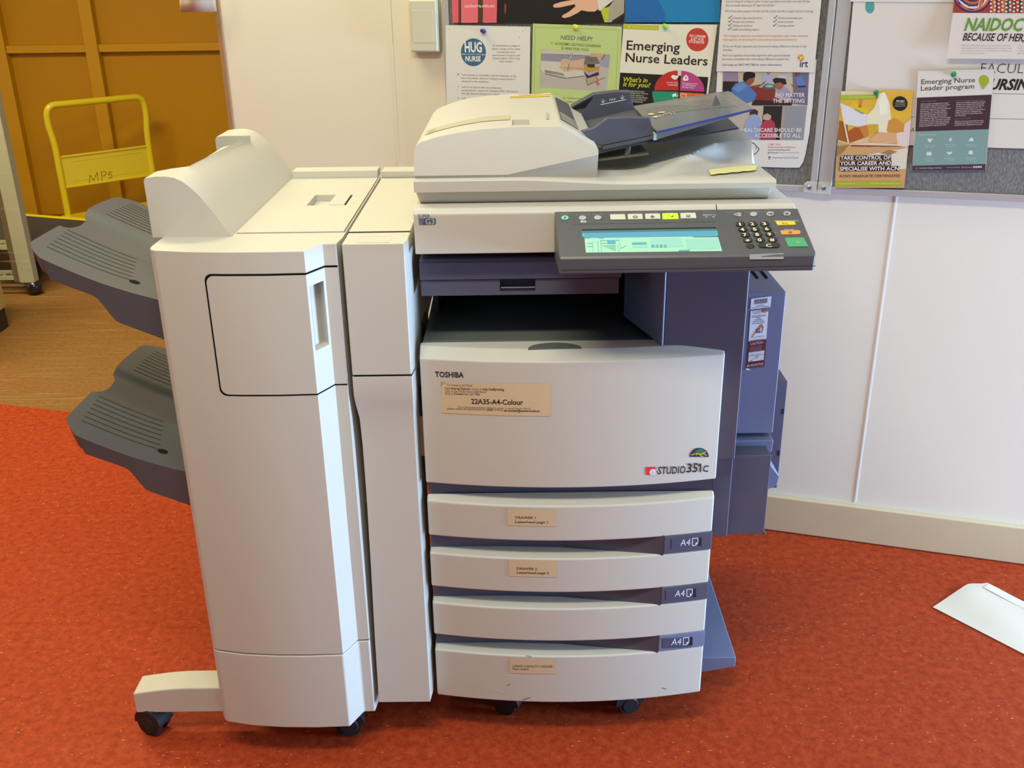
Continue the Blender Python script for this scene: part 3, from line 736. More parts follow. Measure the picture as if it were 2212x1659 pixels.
panel = link_mesh('control_panel', bm, mat('panel_grey_plastic', (0.085, 0.086, 0.094), 0.40, 0.5, bump=0.1, bscale=1500), MFP, bevel=0.0018)
pr = Print(Flat((0, -0.131, 0), (1, 0, 0), (0, 0, 1)), 0.0006); pr.line([(1214, 584), (1500, 580), (1762, 574)], 1.4, '1a161c', 0); pr.build('housing_seam', panel)
# touch screen
m_teal = mat('screen_teal_edge', (0.03, 0.46, 0.42), 0.4, 0.3, emit=0.22); m_hdr = mat('screen_blue_bar', (0.09, 0.30, 0.45), 0.4, 0.3, emit=0.12)
m_lcd = mat('screen_pale_field', (0.33, 0.62, 0.48), 0.4, 0.3, emit=0.10); m_lcd2 = mat('screen_tint', (0.27, 0.57, 0.49), 0.4, 0.3, emit=0.10); m_lin = mat('screen_lines', (0.15, 0.38, 0.38), 0.4, 0.3, emit=0.05); m_blu = mat('screen_blue_patch', (0.09, 0.34, 0.47), 0.4, 0.3, emit=0.10)
pr = Print(PANEL, 0.0005)
pr.poly([(1256.5, 496.5), (1546, 491.5), (1565, 544.5), (1262.5, 547.5)], m_teal, 0)
pr.poly([(1256.5, 496.5), (1546, 491.5), (1547, 494.5), (1257, 499.5)], '1d2a2c', 2); pr.poly([(1257, 499.5), (1547, 494.5), (1548.5, 499), (1257.5, 504)], mat('screen_bezel_shadow', (0.06, 0.17, 0.19), 0.4), 1)
pr.poly([(1261.5, 504), (1545, 499), (1550, 512), (1262.5, 516)], m_hdr, 1)
pr.poly([(1262.5, 515.5), (1496, 512.3), (1498, 514), (1551, 513.5), (1560, 543.5), (1265.5, 546.8)], m_lcd, 2)
pr.poly([(1365, 523.5), (1397, 523), (1399, 536), (1366, 536.8)], m_lcd2, 3); pr.poly([(1403, 516.5), (1470, 515), (1476, 534), (1406, 536)], m_lcd2, 3); pr.poly([(1480, 518), (1548, 516), (1555, 538), (1485, 540)], m_lcd2, 3)
pr.rect(1365, 526, 1396, 530, m_blu, 4, sk=-.6); pr.poly([(1311, 521), (1329, 520.5), (1330, 528), (1313, 528.5)], m_blu, 4); pr.rect(1263.5, 514.5, 1274, 516.5, m_blu, 4); pr.rect(1292, 514, 1304, 516.2, m_blu, 4); pr.rect(1466, 541.5, 1490, 544.5, m_blu, 4, sk=-.4)
for ln in ([(1279, 523), (1281, 546)], [(1291, 522), (1293, 546.5)], [(1297, 521), (1299.5, 546.3)], [(1297, 521), (1337, 520.4)], [(1337, 520.4), (1341, 538)], [(1334, 530), (1338, 546)], [(1299, 527), (1312, 526.8)], [(1268, 527.5), (1279, 527.3)], [(1268.5, 534), (1280, 533.8)], [(1341, 538), (1352, 532)]): pr.line(ln, 0.9, m_lin, 4)
for i in range(4): pr.rect(1407+i*9, 530, 1413+i*9, 536, m_lin if i % 2 else m_blu, 4)
for i in range(6): pr.line([(1300+i*5, 532+i*2.2), (1330, 531.5+i*2.2)], 0.6, m_lin, 4)
tag(pr.build('touch_screen', panel), 'lit teal liquid crystal touch screen')
m_white = 'cfd2cf'
pr = Print(PANEL, 0.0005)
pr.line([(1239, 464), (1240, 485), (1548, 479)], 0.8, '4d4d54', 0)
for t, x0, x1, y in (('HELP', 1212, 1228, 464.5), ('USER FUNCTIONS', 1243, 1274, 465.2), ('TEMPLATE', 1278, 1304, 465), ('EXTENSION', 1319, 1350, 463.3), ('e-FILING', 1360, 1385, 462.5), ('SCAN', 1404, 1420, 462), ('COPY', 1439, 1456, 461.6), ('FAX', 1481, 1494, 461), ('PRINT DATA', 1518, 1545, 460.6), ('INTERRUPT', 1567, 1590, 460.2), ('ENERGY SAVER', 1609, 1644, 459.6), ('ACCESS', 1650, 1674, 459), ('POWER', 1685, 1703, 458.6)):
    pr.text(t, x0, y, x1, 2.1, '8f918e', 0, 0.2, sk=-.4)
pr.text('MEMORY RX', 1519, 466.2, 1547, 2.4, m_white, 0, 0.6, sk=-.4)
for a in (1523, 1538): pr.line([(a, 468.5), (a+3, 470), (a+6, 468)], 1.0, m_white, 0)
pr.rect(1254.5, 476.8, 1266, 481.3, 'c8ccc8', 0); pr.text('123', 1257, 480.6, 1264, 2.8, '55585a', 1, 0.4)
pr.text('FUNCTION CLEAR', 1674, 479, 1726, 2.4, m_white, 0, 0.2, sk=-.6); pr.text('STOP', 1695, 498.6, 1714.5, 3, m_white, 0, 0.3); pr.text('START', 1702, 514.6, 1724, 3, m_white, 0, 0.3)
pr.text('CLEAR', 1655, 540.6, 1676, 2.8, m_white, 0, 0.3); pr.text('MONITOR', 1611, 541.2, 1635.5, 2.3, m_white, 0, 0.2); pr.text('PAUSE', 1617, 544.3, 1633, 2.3, m_white, 0, 0.2)
for (x, y, t) in ((1632, 481.8, 'ABC'), (1657, 481, 'DEF'), (1611, 493.6, 'GHI'), (1637.5, 493, 'JKL'), (1664, 492.4, 'MNO'), (1616, 505, 'PQRS'), (1642.5, 504.4, 'TUV'), (1669, 503.6, 'WXYZ')):
    pr.text(t, x, y, x+(9 if len(t) > 3 else 6), 1.9, 'a9aba8', 0, 0.3)
tag(pr.build('panel_lettering', panel), 'white panel lettering')
def key(px_poly, h, m, name, legend=None, lab=None, bev=0.0008):
    bm = bmesh.new(); base = [pan(*p, 0.0) for p in px_poly]; slab(bm, [p+PANEL.n*0.0 for p in base], PANEL.n*h)
    mats_ = [m]; k = link_mesh(name, bm, mats_, panel, bevel=bev)
    if legend:
        pr = Print(Flat(PANEL.o+PANEL.n*h, PANEL.es, PANEL.et), 0.0004); legend(pr)
        me2 = pr.build('legend_tmp', None).data
        # fold the legend into the key's own mesh
        bm = bmesh.new(); me = k.data; bm.from_mesh(me); n0 = len(me.materials); nv = len(bm.faces)
        off = Vector((0, 0, 0)); p = panel
        while p is not None: off += p.location; p = p.parent
        me2.transform(Matrix.Translation(-off)); bm.from_mesh(me2); bm.faces.ensure_lookup_table()
        for f in bm.faces[nv:]: f.material_index += n0
        for mm in me2.materials: me.materials.append(mm)
        bm.to_mesh(me); bm.free()
        for ob in [o for o in bpy.data.objects if o.data == me2]: bpy.data.objects.remove(ob)
    if lab: k['label'] = lab
    return k
def ellp(cx, cy, rx, ry, n=20): return [(cx+rx*math.cos(2*math.pi*i/n), cy+ry*math.sin(2*math.pi*i/n)) for i in range(n)]
KW = 'e6dfb8'
for t, x, y in (('1', 1599.4, 486.3), ('2', 1625.8, 485.6), ('3', 1651.8, 485.1), ('4', 1604.5, 497.6), ('5', 1631.2, 497), ('6', 1657.2, 496.2), ('7', 1609.9, 509.1), ('8', 1636.5, 508.5), ('9', 1663, 507.9), ('*', 1615.1, 520.9), ('0', 1641.9, 520.2), ('#', 1668.7, 519.6)):
    wd = {'1': 3.4, '*': 10, '#': 9.6}.get(t, 8)
    def lg(pr, t=t, x=x, y=y, wd=wd):
        y -= 1.4
        if t == '*':
            for a in (0, 60, 120): pr.line([(x-4.6*math.cos(math.radians(a)), y-3*math.sin(math.radians(a))), (x+4.6*math.cos(math.radians(a)), y+3*math.sin(math.radians(a)))], 1.3, KW, 0)
        else: pr.text(t, x-wd/2, y+3, x+wd/2, 6.2, KW, 0, 0.9)
    key(ellp(x, y, 10.3, 5.0), 0.0028, KEYBLACK, 'number_key', lg)
key(ellp(1620.3, 533.5, 9.8, 4.6), 0.0020, KEYBLACK, 'monitor_key')
key([(1661+(14+9.5*math.cos(a) if math.cos(a) > 0 else -14+9.5*math.cos(a)), 531.8+5.2*math.sin(a)) for a in [2*math.pi*(i+.5)/24 for i in range(24)]], 0.0028, KEYBLACK, 'clear_key', lambda pr: pr.text('C', 1655.5, 533.8, 1667.5, 6.4, KW, 0, 0.7))
key([(1674.4, 479.9), (1716, 479.6), (1718.8, 487.2), (1679.5, 488.3)], 0.0022, mat('yellow_key', (0.80, 0.57, 0.06), 0.45), 'function_clear_key', lambda pr: pr.text('FC', 1690.5, 484.6, 1703, 3.2, '8a5a18', 0, 0.3), 'yellow key')
key([(1685, 500), (1724, 499.2), (1728, 501), (1729.5, 503.5), (1728, 506.6), (1724, 507.8), (1688.5, 508.6)], 0.0022, mat('orange_key', (0.80, 0.31, 0.065), 0.45), 'stop_key', lambda pr: pr.ell(1707, 502, 4.2, 2.2, 'a35a22', 0), 'orange key')
def st_leg(pr):
    pr.poly([(1719, 523), (1723, 520.8), (1728, 524.6), (1724, 526.5)], '9ccf94', 0); pr.poly([(1721, 523.2), (1723, 522), (1726, 524.6), (1724, 525.4)], '3f9a62', 1)
key([(1694.4, 516.2), (1735.2, 515.6), (1745.6, 534.6), (1703.4, 535.4)], 0.0026, mat('green_key', (0.075, 0.36, 0.165), 0.45), 'start_key', st_leg, 'large green key')
key(ellp(1220.4, 471.6, 8.2, 4.6), 0.0018, mat('mint_key', (0.26, 0.58, 0.38), 0.5), 'help_key', lambda pr: pr.text('?', 1218, 473.4, 1223, 5, '24583f', 0, 0.2), 'mint green key')
for x, y in ((1258.3, 471.8), (1291.2, 471.3), (1627.6, 463.9), (1663.5, 463.2), (1700, 462.7)):
    lg = None
    if x == 1663.5: lg = lambda pr: (pr.ell(1666, 462, 2.6, 1.5, '3a3d3c', 0), pr.line([(1659, 461.8), (1664, 462)], 1.1, '3a3d3c', 0))
    if x == 1700: lg = lambda pr: (pr.ell(1700, 461.8, 4.5, 2.6, '80827e', 0), pr.ell(1700, 461.8, 2.0, 1.2, '4a4c4a', 1))
    key(ellp(x, y, 8.2, 4.6), 0.0018, KEYGREY, 'function_key', lg)
key([(1582.5, 465), (1596, 460.2), (1600.5, 461.5), (1601, 468.5), (1598, 469)], 0.0018, KEYGREY, 'interrupt_key', lambda pr: pr.line([(1589, 462.6), (1593, 464), (1597, 462)], 1.0, '4a4c4a', 0))
m_pale = mat('pale_cream_key', (0.60, 0.60, 0.50), 0.5)
for i, q in enumerate(([(1317.5, 465), (1350, 464.6), (1351.8, 475.6), (1318.6, 476)], [(1355.4, 464.2), (1387.6, 463.8), (1389, 474.8), (1356.4, 475.3)], [(1393, 463.6), (1425.4, 463), (1427, 474.2), (1394, 474.7)], [(1430.2, 462.8), (1464, 462.2), (1466.4, 474), (1431.4, 474.7)], [(1469, 462), (1502.4, 461.4), (1504.6, 473), (1470.4, 473.6)])):
    lit = i == 3
    cx = (q[0][0]+q[2][0])/2; cy = (q[0][1]+q[2][1])/2-0.8
    def lg(pr, i=i, cx=cx, cy=cy):
        if i == 1: pr.ell(cx, cy, 5.6, 2.8, '6a6a5c', 0); pr.ell(cx, cy, 4.4, 1.9, 'b4b4a0', 1); pr.line([(cx-4, cy-.6), (cx+4, cy-.6)], .8, '6a6a5c', 2)
        if i == 2: pr.line([(cx-4.5, cy+2), (cx-4.5, cy-.5), (cx+1, cy-3)], 1, '6a6a5c', 0); pr.ell(cx, cy+.8, 4, 1.8, '6a6a5c', 1)
        if i == 3: pr.poly([(cx, cy+1.2), (cx+6, cy-2.5), (cx+6, cy+1.4)], '3f5a18', 0); pr.ell(cx-3, cy-1.5, 3.6, 1.0, 'a8c838', 0)
        if i == 4: pr.rect(cx-4, cy-2.5, cx+4, cy+2.8, '6a6a5c', 0); pr.rect(cx-2.6, cy-1.4, cx+2.6, cy+1.4, 'a8a894', 1)
    key(q, 0.0020, mat('lit_lime_key', (0.45, 0.80, 0.03), 0.4, emit=0.55) if lit else m_pale, 'mode_key', lg if i else None, 'lit lime green key' if lit else None)
bm = bmesh.new()
slab(bm, [pan(1619, 550.5, .0004), pan(1692, 547.8, .0004), Vector((pan(1692, 548).x, -0.1318, 0.9850)), Vector((pan(1619, 550).x, -0.1318, 0.9850))], (0, -0.0006, 0.0006))
tag(link_mesh('data_lamp', bm, mat('pale_lens', (0.34, 0.36, 0.34), 0.35), panel, smooth=False), 'pale grey translucent indicator lens')

# right-hand side: vented box, stickers, lower door, rear unit, handle, foot
bm = bmesh.new()
box(bm, 0.3735, 0.4625, 0.105, 0.44, 0.592, 0.860)
hexa(bm, [(0.3735, 0.100, 0.556), (0.4625, 0.100, 0.556), (0.4625, 0.40, 0.556), (0.3735, 0.40, 0.556), (0.3735, 0.094, 0.583), (0.4625, 0.094, 0.583), (0.4625, 0.40, 0.592), (0.3735, 0.40, 0.592)])
vent = link_mesh('side_box', bm, SLATEBLUE, MFP, bevel=0.002)
bm = bmesh.new()
for i in range(5):
    x = 0.379+i*0.0165
    slab(bm, [(x, 0.185, 0.8612), (x+0.005, 0.185, 0.8612), (x+0.005, 0.30, 0.8612), (x, 0.30, 0.8612)], (0, 0, 0.0008))
tag(link_mesh('vent_slot', bm, GAP, vent, smooth=False), 'black ventilation slots')
SB = Flat((0, 0.105, 0), (1, 0, 0), (0, 0, 1))
pr = Print(SB, 0.0008)
pr.poly([(1622.5, 645), (1666.5, 639.5), (1664, 663), (1620.5, 668.5)], 'e4e4ea', 0)
for i in range(15):
    x = 1630+i*1.9; pr.poly([(x, 647-i*.22), (x+(1.1 if i % 3 else 1.5), 646.9-i*.22), (x+.2, 657-i*.2), (x-.8, 657.2-i*.2)], '5a545e', 1)
pr.text('35200322', 1634.5, 661.6, 1650, 3, '6a6670', 1, 0.2, sk=-1.4); pr.text('UNIVERSITY OF CANBERRA', 1622, 666.4, 1661.5, 2.2, '6a6670', 1, 0.3, sk=-4.2)
tag(pr.build('asset_sticker', vent), 'white barcode sticker')
pr = Print(SB, 0.0008)
L0 = lambda t: 1621.5-9.2*t; R0 = lambda t: 1660-9.5*t
ya, yb_ = 671, 799
def cs(a, b, col, layer, l=0.0, r=1.0):
    f = lambda s, t: (L0(t)+(R0(t)-L0(t))*s, 671.5+126*t-5*s)
    pr.poly([f(l, a), f(r, a), f(r, b), f(l, b)], col, layer)
cs(0.0, 0.52, 'e4e4ea', 0); cs(0.52, 1.0, '642831', 0); cs(0.71, 0.875, 'dcd8dc', 1, 0.06, 0.94); cs(0.0, 0.045, 'b8714a', 1, 0.62, 1.0); cs(0.775, 0.782, '8a8288', 2, 0.06, 0.94)
pr.text('IN ACCORDANCE WITH', 1625, 675.2, 1656, 2.6, 'a8603c', 2, 0.5, sk=-4); pr.text('AS/NZS 3760', 1627, 678.6, 1655, 2.4, 'a8603c', 2, 0.5, sk=-3.6)
pr.text('02 62 39 6161', 1624.5, 686, 1654, 4.2, '4a5078', 2, 0.5, sk=-3.5)
for i, (t, x0, x1) in enumerate((('PHONE', 1634.5, 1643), ('CANBERRA', 1630.5, 1647), ('ELECTRICAL TESTING', 1626.5, 1650.5), ('AND TAGGING SERVICES', 1624.5, 1652))): pr.text(t, x0, 687.6+i*4.3, x1, 2.6, '4a5078', 2, 0.4, sk=-3*(x1-x0)/28)
pr.poly([(1643.5, 700), (1646, 699.5), (1650, 707.5), (1646.5, 710), (1643.5, 705), (1625, 727.5), (1623.5, 726.5)], 'dd6a35', 2)
pr.text('SLI', 1632.5, 719, 1648, 9, '2c3358', 3, 0.9, True, sk=-2)
pr.text('A DIVISION OF COMPLIANCE', 1621, 730.5, 1651, 2.2, '6a6a80', 2, 0.3, sk=-4.4); pr.text('www.testing.com.au', 1620, 736.2, 1651.5, 2.5, '8a5a50', 2, 0.5, sk=-4.4)
pr.text('CAUTION', 1621, 745.2, 1648, 5.2, 'd9c9c9', 2, 0.5, sk=-4)
for i in range(5): pr.text(('DO NOT OPERATE', 'AFTER THIS DATE', 'UNLESS RE TESTED', 'BY COMPETENT', 'PERSON EVERY')[i], 1621-i*.4, 750.5+i*2.9, 1646-i*.4, 1.9, 'b08e8e', 2, 0.3, sk=-3.4)
pr.line([(1632, 769.5), (1634, 771), (1638, 767)], 1.0, '4a4650', 3); pr.text('TEST DATE', 1620, 767.2, 1644, 2, '908890', 3, 0.2, sk=-3.2); pr.text('RETEST', 1625, 776.2, 1640, 2, '908890', 3, 0.2, sk=-2); pr.text('1/04', 1618.5, 781, 1625, 3.2, '4a4650', 3, 0.2, sk=-.6); pr.text('13', 1642, 778.5, 1645.5, 3, '4a4650', 3, 0.2)
pr.text('60 MONTHS', 1613.2, 792.5, 1648.5, 5, 'd9c9c9', 2, 0.5, sk=-5); pr.text('FROM DATE OF LAST TEST', 1614.5, 797, 1648, 2, 'b08e8e', 2, 0.3, sk=-5)
pr.poly([(1611, 794.5), (1619.5, 796.5), (1619, 799), (1611.5, 798)], 'f2f0ee', 4)
tag(pr.build('test_sticker', vent), 'white and maroon test tag sticker')
bm = bmesh.new()
box(bm, 0.378, 0.4515, 0.060, 0.46, 0.408, 0.570); box(bm, 0.4515, 0.4545, 0.060, 0.075, 0.404, 0.412)
link_mesh('side_door', bm, DARK, MFP, bevel=0.002)
bm = bmesh.new(); box(bm, 0.3735, 0.458, 0.10, 0.42, 0.5475, 0.5555)
link_mesh('door_gap', bm, GAP, MFP, smooth=False)
bm = bmesh.new(); box(bm, 0.34, 0.560, 0.375, 0.56, 0.330, 0.580)
rear = link_mesh('rear_unit', bm, DARK, MFP, bevel=0.002)
RU = Flat((0, 0.375, 0), (1, 0, 0), (0, 0, 1))
for q in ([(1689, 884), (1693, 883), (1692.5, 894), (1688.5, 894.5)], [(1680, 973.5), (1684, 973), (1683.5, 984), (1679.5, 984.5)]): pr = Print(RU, 0.0008); pr.poly(q, '1b1820', 0); pr.build('rear_slot', rear)
bm = bmesh.new(); slab(bm, front_y([(1655, 996), (1661, 999), (1684, 1029), (1679, 1049), (1652, 1061)], 0.16), (0, 0.06, 0))
link_mesh('release_lever', bm, SLATEBLUE, MFP, bevel=0.002)
bm = bmesh.new()
prism(bm, [(0.338, 0.056), (0.431, 0.074), (0.431, 0.098), (0.338, 0.098)], 'y', 0.100, 0.58)
link_mesh('stabiliser_foot', bm, SLATEBLUE, MFP, bevel=0.0025)
def caster(x, y, parent, r=0.027, top=0.085, name='caster', turn=78):
    e = bpy.data.objects.new(name, None); COL.objects.link(e); e.parent = parent
    e.location = Vector((x, y, 0))-parent.location
    bm = bmesh.new()
    for s in (-1, 1):
        n = 22; c = Vector((x+s*0.011, y, r)); prof_ = [(0.0, 0.010), (r*0.62, 0.0105), (r*0.72, 0.008), (r*0.93, 0.008), (r, 0.004), (r, -0.004)]
        rings = []
        for rr, hx in prof_[1:]: rings.append(vs(bm, [(c.x+s*hx, c.y+rr*math.cos(2*math.pi*i/n), c.z+rr*math.sin(2*math.pi*i/n)) for i in range(n)]))
        for A, B in zip(rings, rings[1:]):
            for i in range(n): bm.faces.new([A[i], A[(i+1) % n], B[(i+1) % n], B[i]])
        bm.faces.new(rings[0]); bm.faces.new(rings[-1])
    link_mesh('wheel', bm, BLACK, e)
    bm = bmesh.new(); pts = [(y+0.031*math.cos(math.radians(a)), r+0.004+0.031*math.sin(math.radians(a))) for a in range(-5, 186, 10)]
    prism(bm, pts, 'x', x-0.020, x+0.020); cyl(bm, (x, y, r+0.02), (x, y, top), 0.008, 12); cyl(bm, (x, y, top-0.006), (x, y, top), 0.022, 16)
    link_mesh('fork', bm, BLACK, e, bevel=0.0015)
    e.rotation_euler = (0, 0, math.radians(turn))
    return e
for x, y in ((-0.029, 0.069), (0.211, 0.069), (-0.10, 0.54), (0.28, 0.54)): caster(x, y, MFP, r=0.024, top=0.086, turn=70 if x < 0 else 105)

# ------------------------------------------------------------------ finisher on the left
FIN = empty('document_finisher', (-0.42, 0.22, 0), 'tall narrow beige finisher cabinet with two slate trays on its left side', 'paper finisher')
LEFT = [(-0.5625, 0.50), (-0.5625, -0.028), (-0.561, -0.040), (-0.557, -0.0485), (-0.550, -0.054)]
FRONTP = [(-0.50, -0.0650), (-0.44, -0.0708), (-0.38, -0.0722), (-0.319, -0.0700)]
RIGHTP = [(-0.2975, -0.0305), (-0.2770, -0.0300), (-0.2730, 0.004), (-0.2730, 0.50)]
FOOT = LEFT+FRONTP+RIGHTP
def fin_y(x):
    pts = LEFT[3:]+FRONTP+RIGHTP[:2]
    for (xa, ya), (xb, yb2) in zip(pts, pts[1:]):
        if xa <= x <= xb: return ya+(yb2-ya)*(x-xa)/(xb-xa)
    return -0.07
bm = bmesh.new(); lo = vs(bm, [(x, y, 0.2490) for x, y in FOOT]); hi = vs(bm, [(x, y, 0.990) for x, y in FOOT]); nF = len(FOOT); kC = len(LEFT)+len(FRONTP)-1
bm.faces.new(lo)
for i in range(nF):
    j = (i+1) % nF; c = [lo[i].co, lo[j].co, hi[j].co, hi[i].co]
    if i == kC: recess(bm, c, 0.14, 0.88, (0.8276-0.249)/0.741, (0.9334-0.249)/0.741, (-0.010, 0.012, 0))
    else: bm.faces.new([lo[i], lo[j], hi[j], hi[i]])
# top rim round the lid well
w_ = [(-0.449, 0.0425), (-0.2752, 0.0425), (-0.2752, 0.485), (-0.449, 0.485)]
wt = vs(bm, [(x, y, 0.990) for x, y in w_]); wl = vs(bm, [(x, y, 0.975) for x, y in w_])
iL = nF-2; iR = nF-1
bm.faces.new([hi[0], hi[1], wt[0], wt[3]]); bm.faces.new(hi[1:iL+1]+[wt[1], wt[0]]); bm.faces.new([hi[iL], hi[iR], wt[2], wt[1]]); bm.faces.new([hi[iR], hi[0], wt[3], wt[2]])
for i in range(4): bm.faces.new([wt[i], wt[(i+1) % 4], wl[(i+1) % 4], wl[i]])
bm.faces.new(wl); bmesh.ops.remove_doubles(bm, verts=bm.verts, dist=1e-6)
link_mesh('housing', bm, BEIGE, FIN, bevel=0.0030, segs=3, angle=22)
bm = bmesh.new(); prism(bm, FOOT, 'z', 0.083, 0.2465); link_mesh('base_cover', bm, BEIGE, FIN, bevel=0.003, segs=3, angle=22)
bm = bmesh.new(); prism(bm, [(x*0.99-0.0042, y*0.96+0.001) for x, y in FOOT], 'z', 0.2462, 0.2493); link_mesh('base_seam', bm, GAP, FIN, smooth=False)
# front access door: dark rebate line, then the leaf standing a hair proud, with a recessed pull on the bevel
def ring(x0, z0, z1, r, grow):
    """outline in (x,z): rounded on the left, open to the right edge"""
    pts = [(-0.2772, z1+grow), (-0.2975, z1+grow), (-0.319, z1+grow), (-0.38, z1+grow), (-0.44, z1+grow)]
    cx, cz = x0+r, z1+grow-r-grow
    for a in range(90, 181, 15): pts.append((x0-grow+r+(r)*math.cos(math.radians(a)), z1+grow-r+r*math.sin(math.radians(a))))
    for a in range(180, 271, 15): pts.append((x0-grow+r+r*math.cos(math.radians(a)), z0-grow+r+r*math.sin(math.radians(a))))
    pts += [(-0.44, z0-grow), (-0.38, z0-grow), (-0.319, z0-grow), (-0.2975, z0-grow), (-0.2772, z0-grow)]
    return pts
X0D, Z0D, Z1D = -0.472, 0.757, 0.953
def on_front(x, z, off):
    return Vector((x, fin_y(x)-off, z))
def door_sheet(name, m, grow, off, thick, parent):
    bm = bmesh.new(); o = ring(X0D, Z0D, Z1D, 0.012, grow)
    xs_ = sorted(set([round(p[0], 5) for p in o]))
    def span(x):
        zs = []
        for (xa, za), (xb, zb) in zip(o, o[1:]+o[:1]):
            if abs(xa-xb) < 1e-7:
                if abs(x-xa) < 1e-5: zs += [za, zb]
            elif min(xa, xb)-1e-6 <= x <= max(xa, xb)+1e-6: zs.append(za+(zb-za)*(x-xa)/(xb-xa))
        return min(zs), max(zs)
    cols = []
    for x in xs_:
        lo, hi = span(x); cols.append(vs(bm, [on_front(x, lo, off), on_front(x, hi, off)]))
    for A, B in zip(cols, cols[1:]):
        if abs(A[0].co.x+0.319) < 1e-4:
            opening(bm, [A[0].co, B[0].co, B[1].co, A[1].co], 0.14, 0.88, 0.36, 0.90)
            continue
        bm.faces.new([A[0], B[0], B[1], A[1]])
    o_ = link_mesh(name, bm, m, parent, angle=12)
    return o_
door_sheet('door_rebate', GAP, 0.0030, 0.0004, 0, FIN)
dl = door_sheet('access_door', BEIGE, 0.0, 0.0016, 0, FIN)
# top plates
bm = bmesh.new(); zt = 0.9915
c = [(-0.449, 0.044, zt), (-0.2765, 0.044, zt), (-0.2765, 0.484, zt), (-0.449, 0.484, zt)]
recess(bm, c, 0.44, 0.66, 0.435, 0.64, (0, 0, -0.012))
for a, b in zip(c, c[1:]+c[:1]): bm.faces.new(vs(bm, [a, b, (b[0], b[1], 0.976), (a[0], a[1], 0.976)]))
lid = link_mesh('top_lid', bm, BEIGE, FIN, smooth=False)
bm = bmesh.new(); hexa(bm, [(-0.335, 0.236, 0.9916), (-0.305, 0.236, 0.9916), (-0.305, 0.318, 0.9916), (-0.335, 0.318, 0.9916), (-0.334, 0.237, 0.9930), (-0.306, 0.237, 0.9930), (-0.306, 0.317, 0.9930), (-0.334, 0.317, 0.9930)])
lt = link_mesh('lid_latch', bm, BEIGE, lid, bevel=0.0005)
bm = bmesh.new(); box(bm, -0.3052, -0.3028, 0.236, 0.318, 0.9905, 0.9922); link_mesh('latch_slot', bm, GAP, lid, smooth=False)
bm = bmesh.new()
hexa(bm, [(-0.449, 0.486, 0.99), (-0.2765, 0.486, 0.99), (-0.2765, 0.53, 0.99), (-0.449, 0.53, 0.99), (-0.449, 0.489, 1.006), (-0.2765, 0.489, 1.006), (-0.2765, 0.53, 1.006), (-0.449, 0.53, 1.006)])
link_mesh('rear_ledge', bm, BEIGE, FIN, bevel=0.0015)
bm = bmesh.new(); slab(bm, [(-0.449, 0.0427, 0.9895), (-0.2757, 0.0427, 0.9895), (-0.2757, 0.0439, 0.9895), (-0.449, 0.0439, 0.9895)], (0, 0, 0.0006)); link_mesh('top_seam', bm, mat('thin_seam_shadow', (0.16, 0.14, 0.10), 0.8), FIN, smooth=False)
# humped stapler cover: full section at the two ends, cut back in the middle
HP = [(-0.578, 0.990), (-0.5785, 1.080), (-0.576, 1.0845), (-0.560, 1.0865), (-0.543, 1.0865), (-0.530, 1.0840), (-0.519, 1.0785), (-0.508, 1.0695), (-0.496, 1.0570), (-0.484, 1.0400), (-0.471, 1.0205), (-0.4515, 0.990)]
HM = [(-0.505, 0.990), (-0.522, 1.040), (-0.5245, 1.080), (-0.5225, 1.0830)]+HP[6:]
def loft(bm, secs):
    R = [vs(bm, [(x, y, z) for x, z in p]) for y, p in secs]; n = len(R[0])
    for A, B in zip(R, R[1:]):
        for k in range(n): bm.faces.new([A[k], B[k], B[(k+1) % n], A[(k+1) % n]])
    bm.faces.new(R[0]); bm.faces.new(R[-1][::-1])
def cutp(c): return [(c+0.00004*i if x < c else x, z) for i, (x, z) in enumerate(HP)]
bm = bmesh.new()
loft(bm, [(0.0245, HP), (0.026, HP), (0.080, HP), (0.092, cutp(-0.556)), (0.110, cutp(-0.533)), (0.385, cutp(-0.515)), (0.428, cutp(-0.510)), (0.4300, HP), (0.518, HP), (0.520, HP)])
hump = link_mesh('stapler_cover', bm, BEIGE, FIN, angle=42)
# exit lip along the cut, the yellow light on it put into its colour
LIP = mat('yellow_lit_lip', (0.68, 0.60, 0.42), 0.45)
bm = bmesh.new()
loft(bm, [(0.112, [(-0.538, 1.060), (-0.540, 1.0795), (-0.5285, 1.0810), (-0.5285, 1.060)]), (0.34, [(-0.536, 1.060), (-0.540, 1.0795), (-0.516, 1.0800), (-0.516, 1.060)]), (0.40, [(-0.534, 1.060), (-0.530, 1.0765), (-0.512, 1.0770), (-0.512, 1.060)])])
link_mesh('exit_lip', bm, LIP, hump, angle=25)
# swing-out foot and casters
bm = bmesh.new(); rows = []
for i in range(13):
    s = i/12; x = -0.746+0.19*s; zt = 0.103+0.012*math.sin(min(1, s*1.7)*math.pi/2)
    rows.append(vs(bm, [(x, 0.004, 0.057), (x, 0.004, zt), (x, 0.058, zt), (x, 0.058, 0.057)]))
for A, B in zip(rows, rows[1:]):
    for k in range(4): bm.faces.new([A[k], B[k], B[(k+1) % 4], A[(k+1) % 4]])
bm.faces.new(rows[0]); bm.faces.new(rows[-1][::-1])
link_mesh('outrigger_foot', bm, BEIGE, FIN, bevel=0.003, segs=3)
for x, y, tp in ((-0.722, 0.022, 0.060), (-0.338, 0.014, 0.090), (-0.335, 0.46, 0.090), (-0.55, 0.46, 0.090)): caster(x, y, FIN, r=0.0265, top=tp, turn=68 if x < -0.5 else 98)
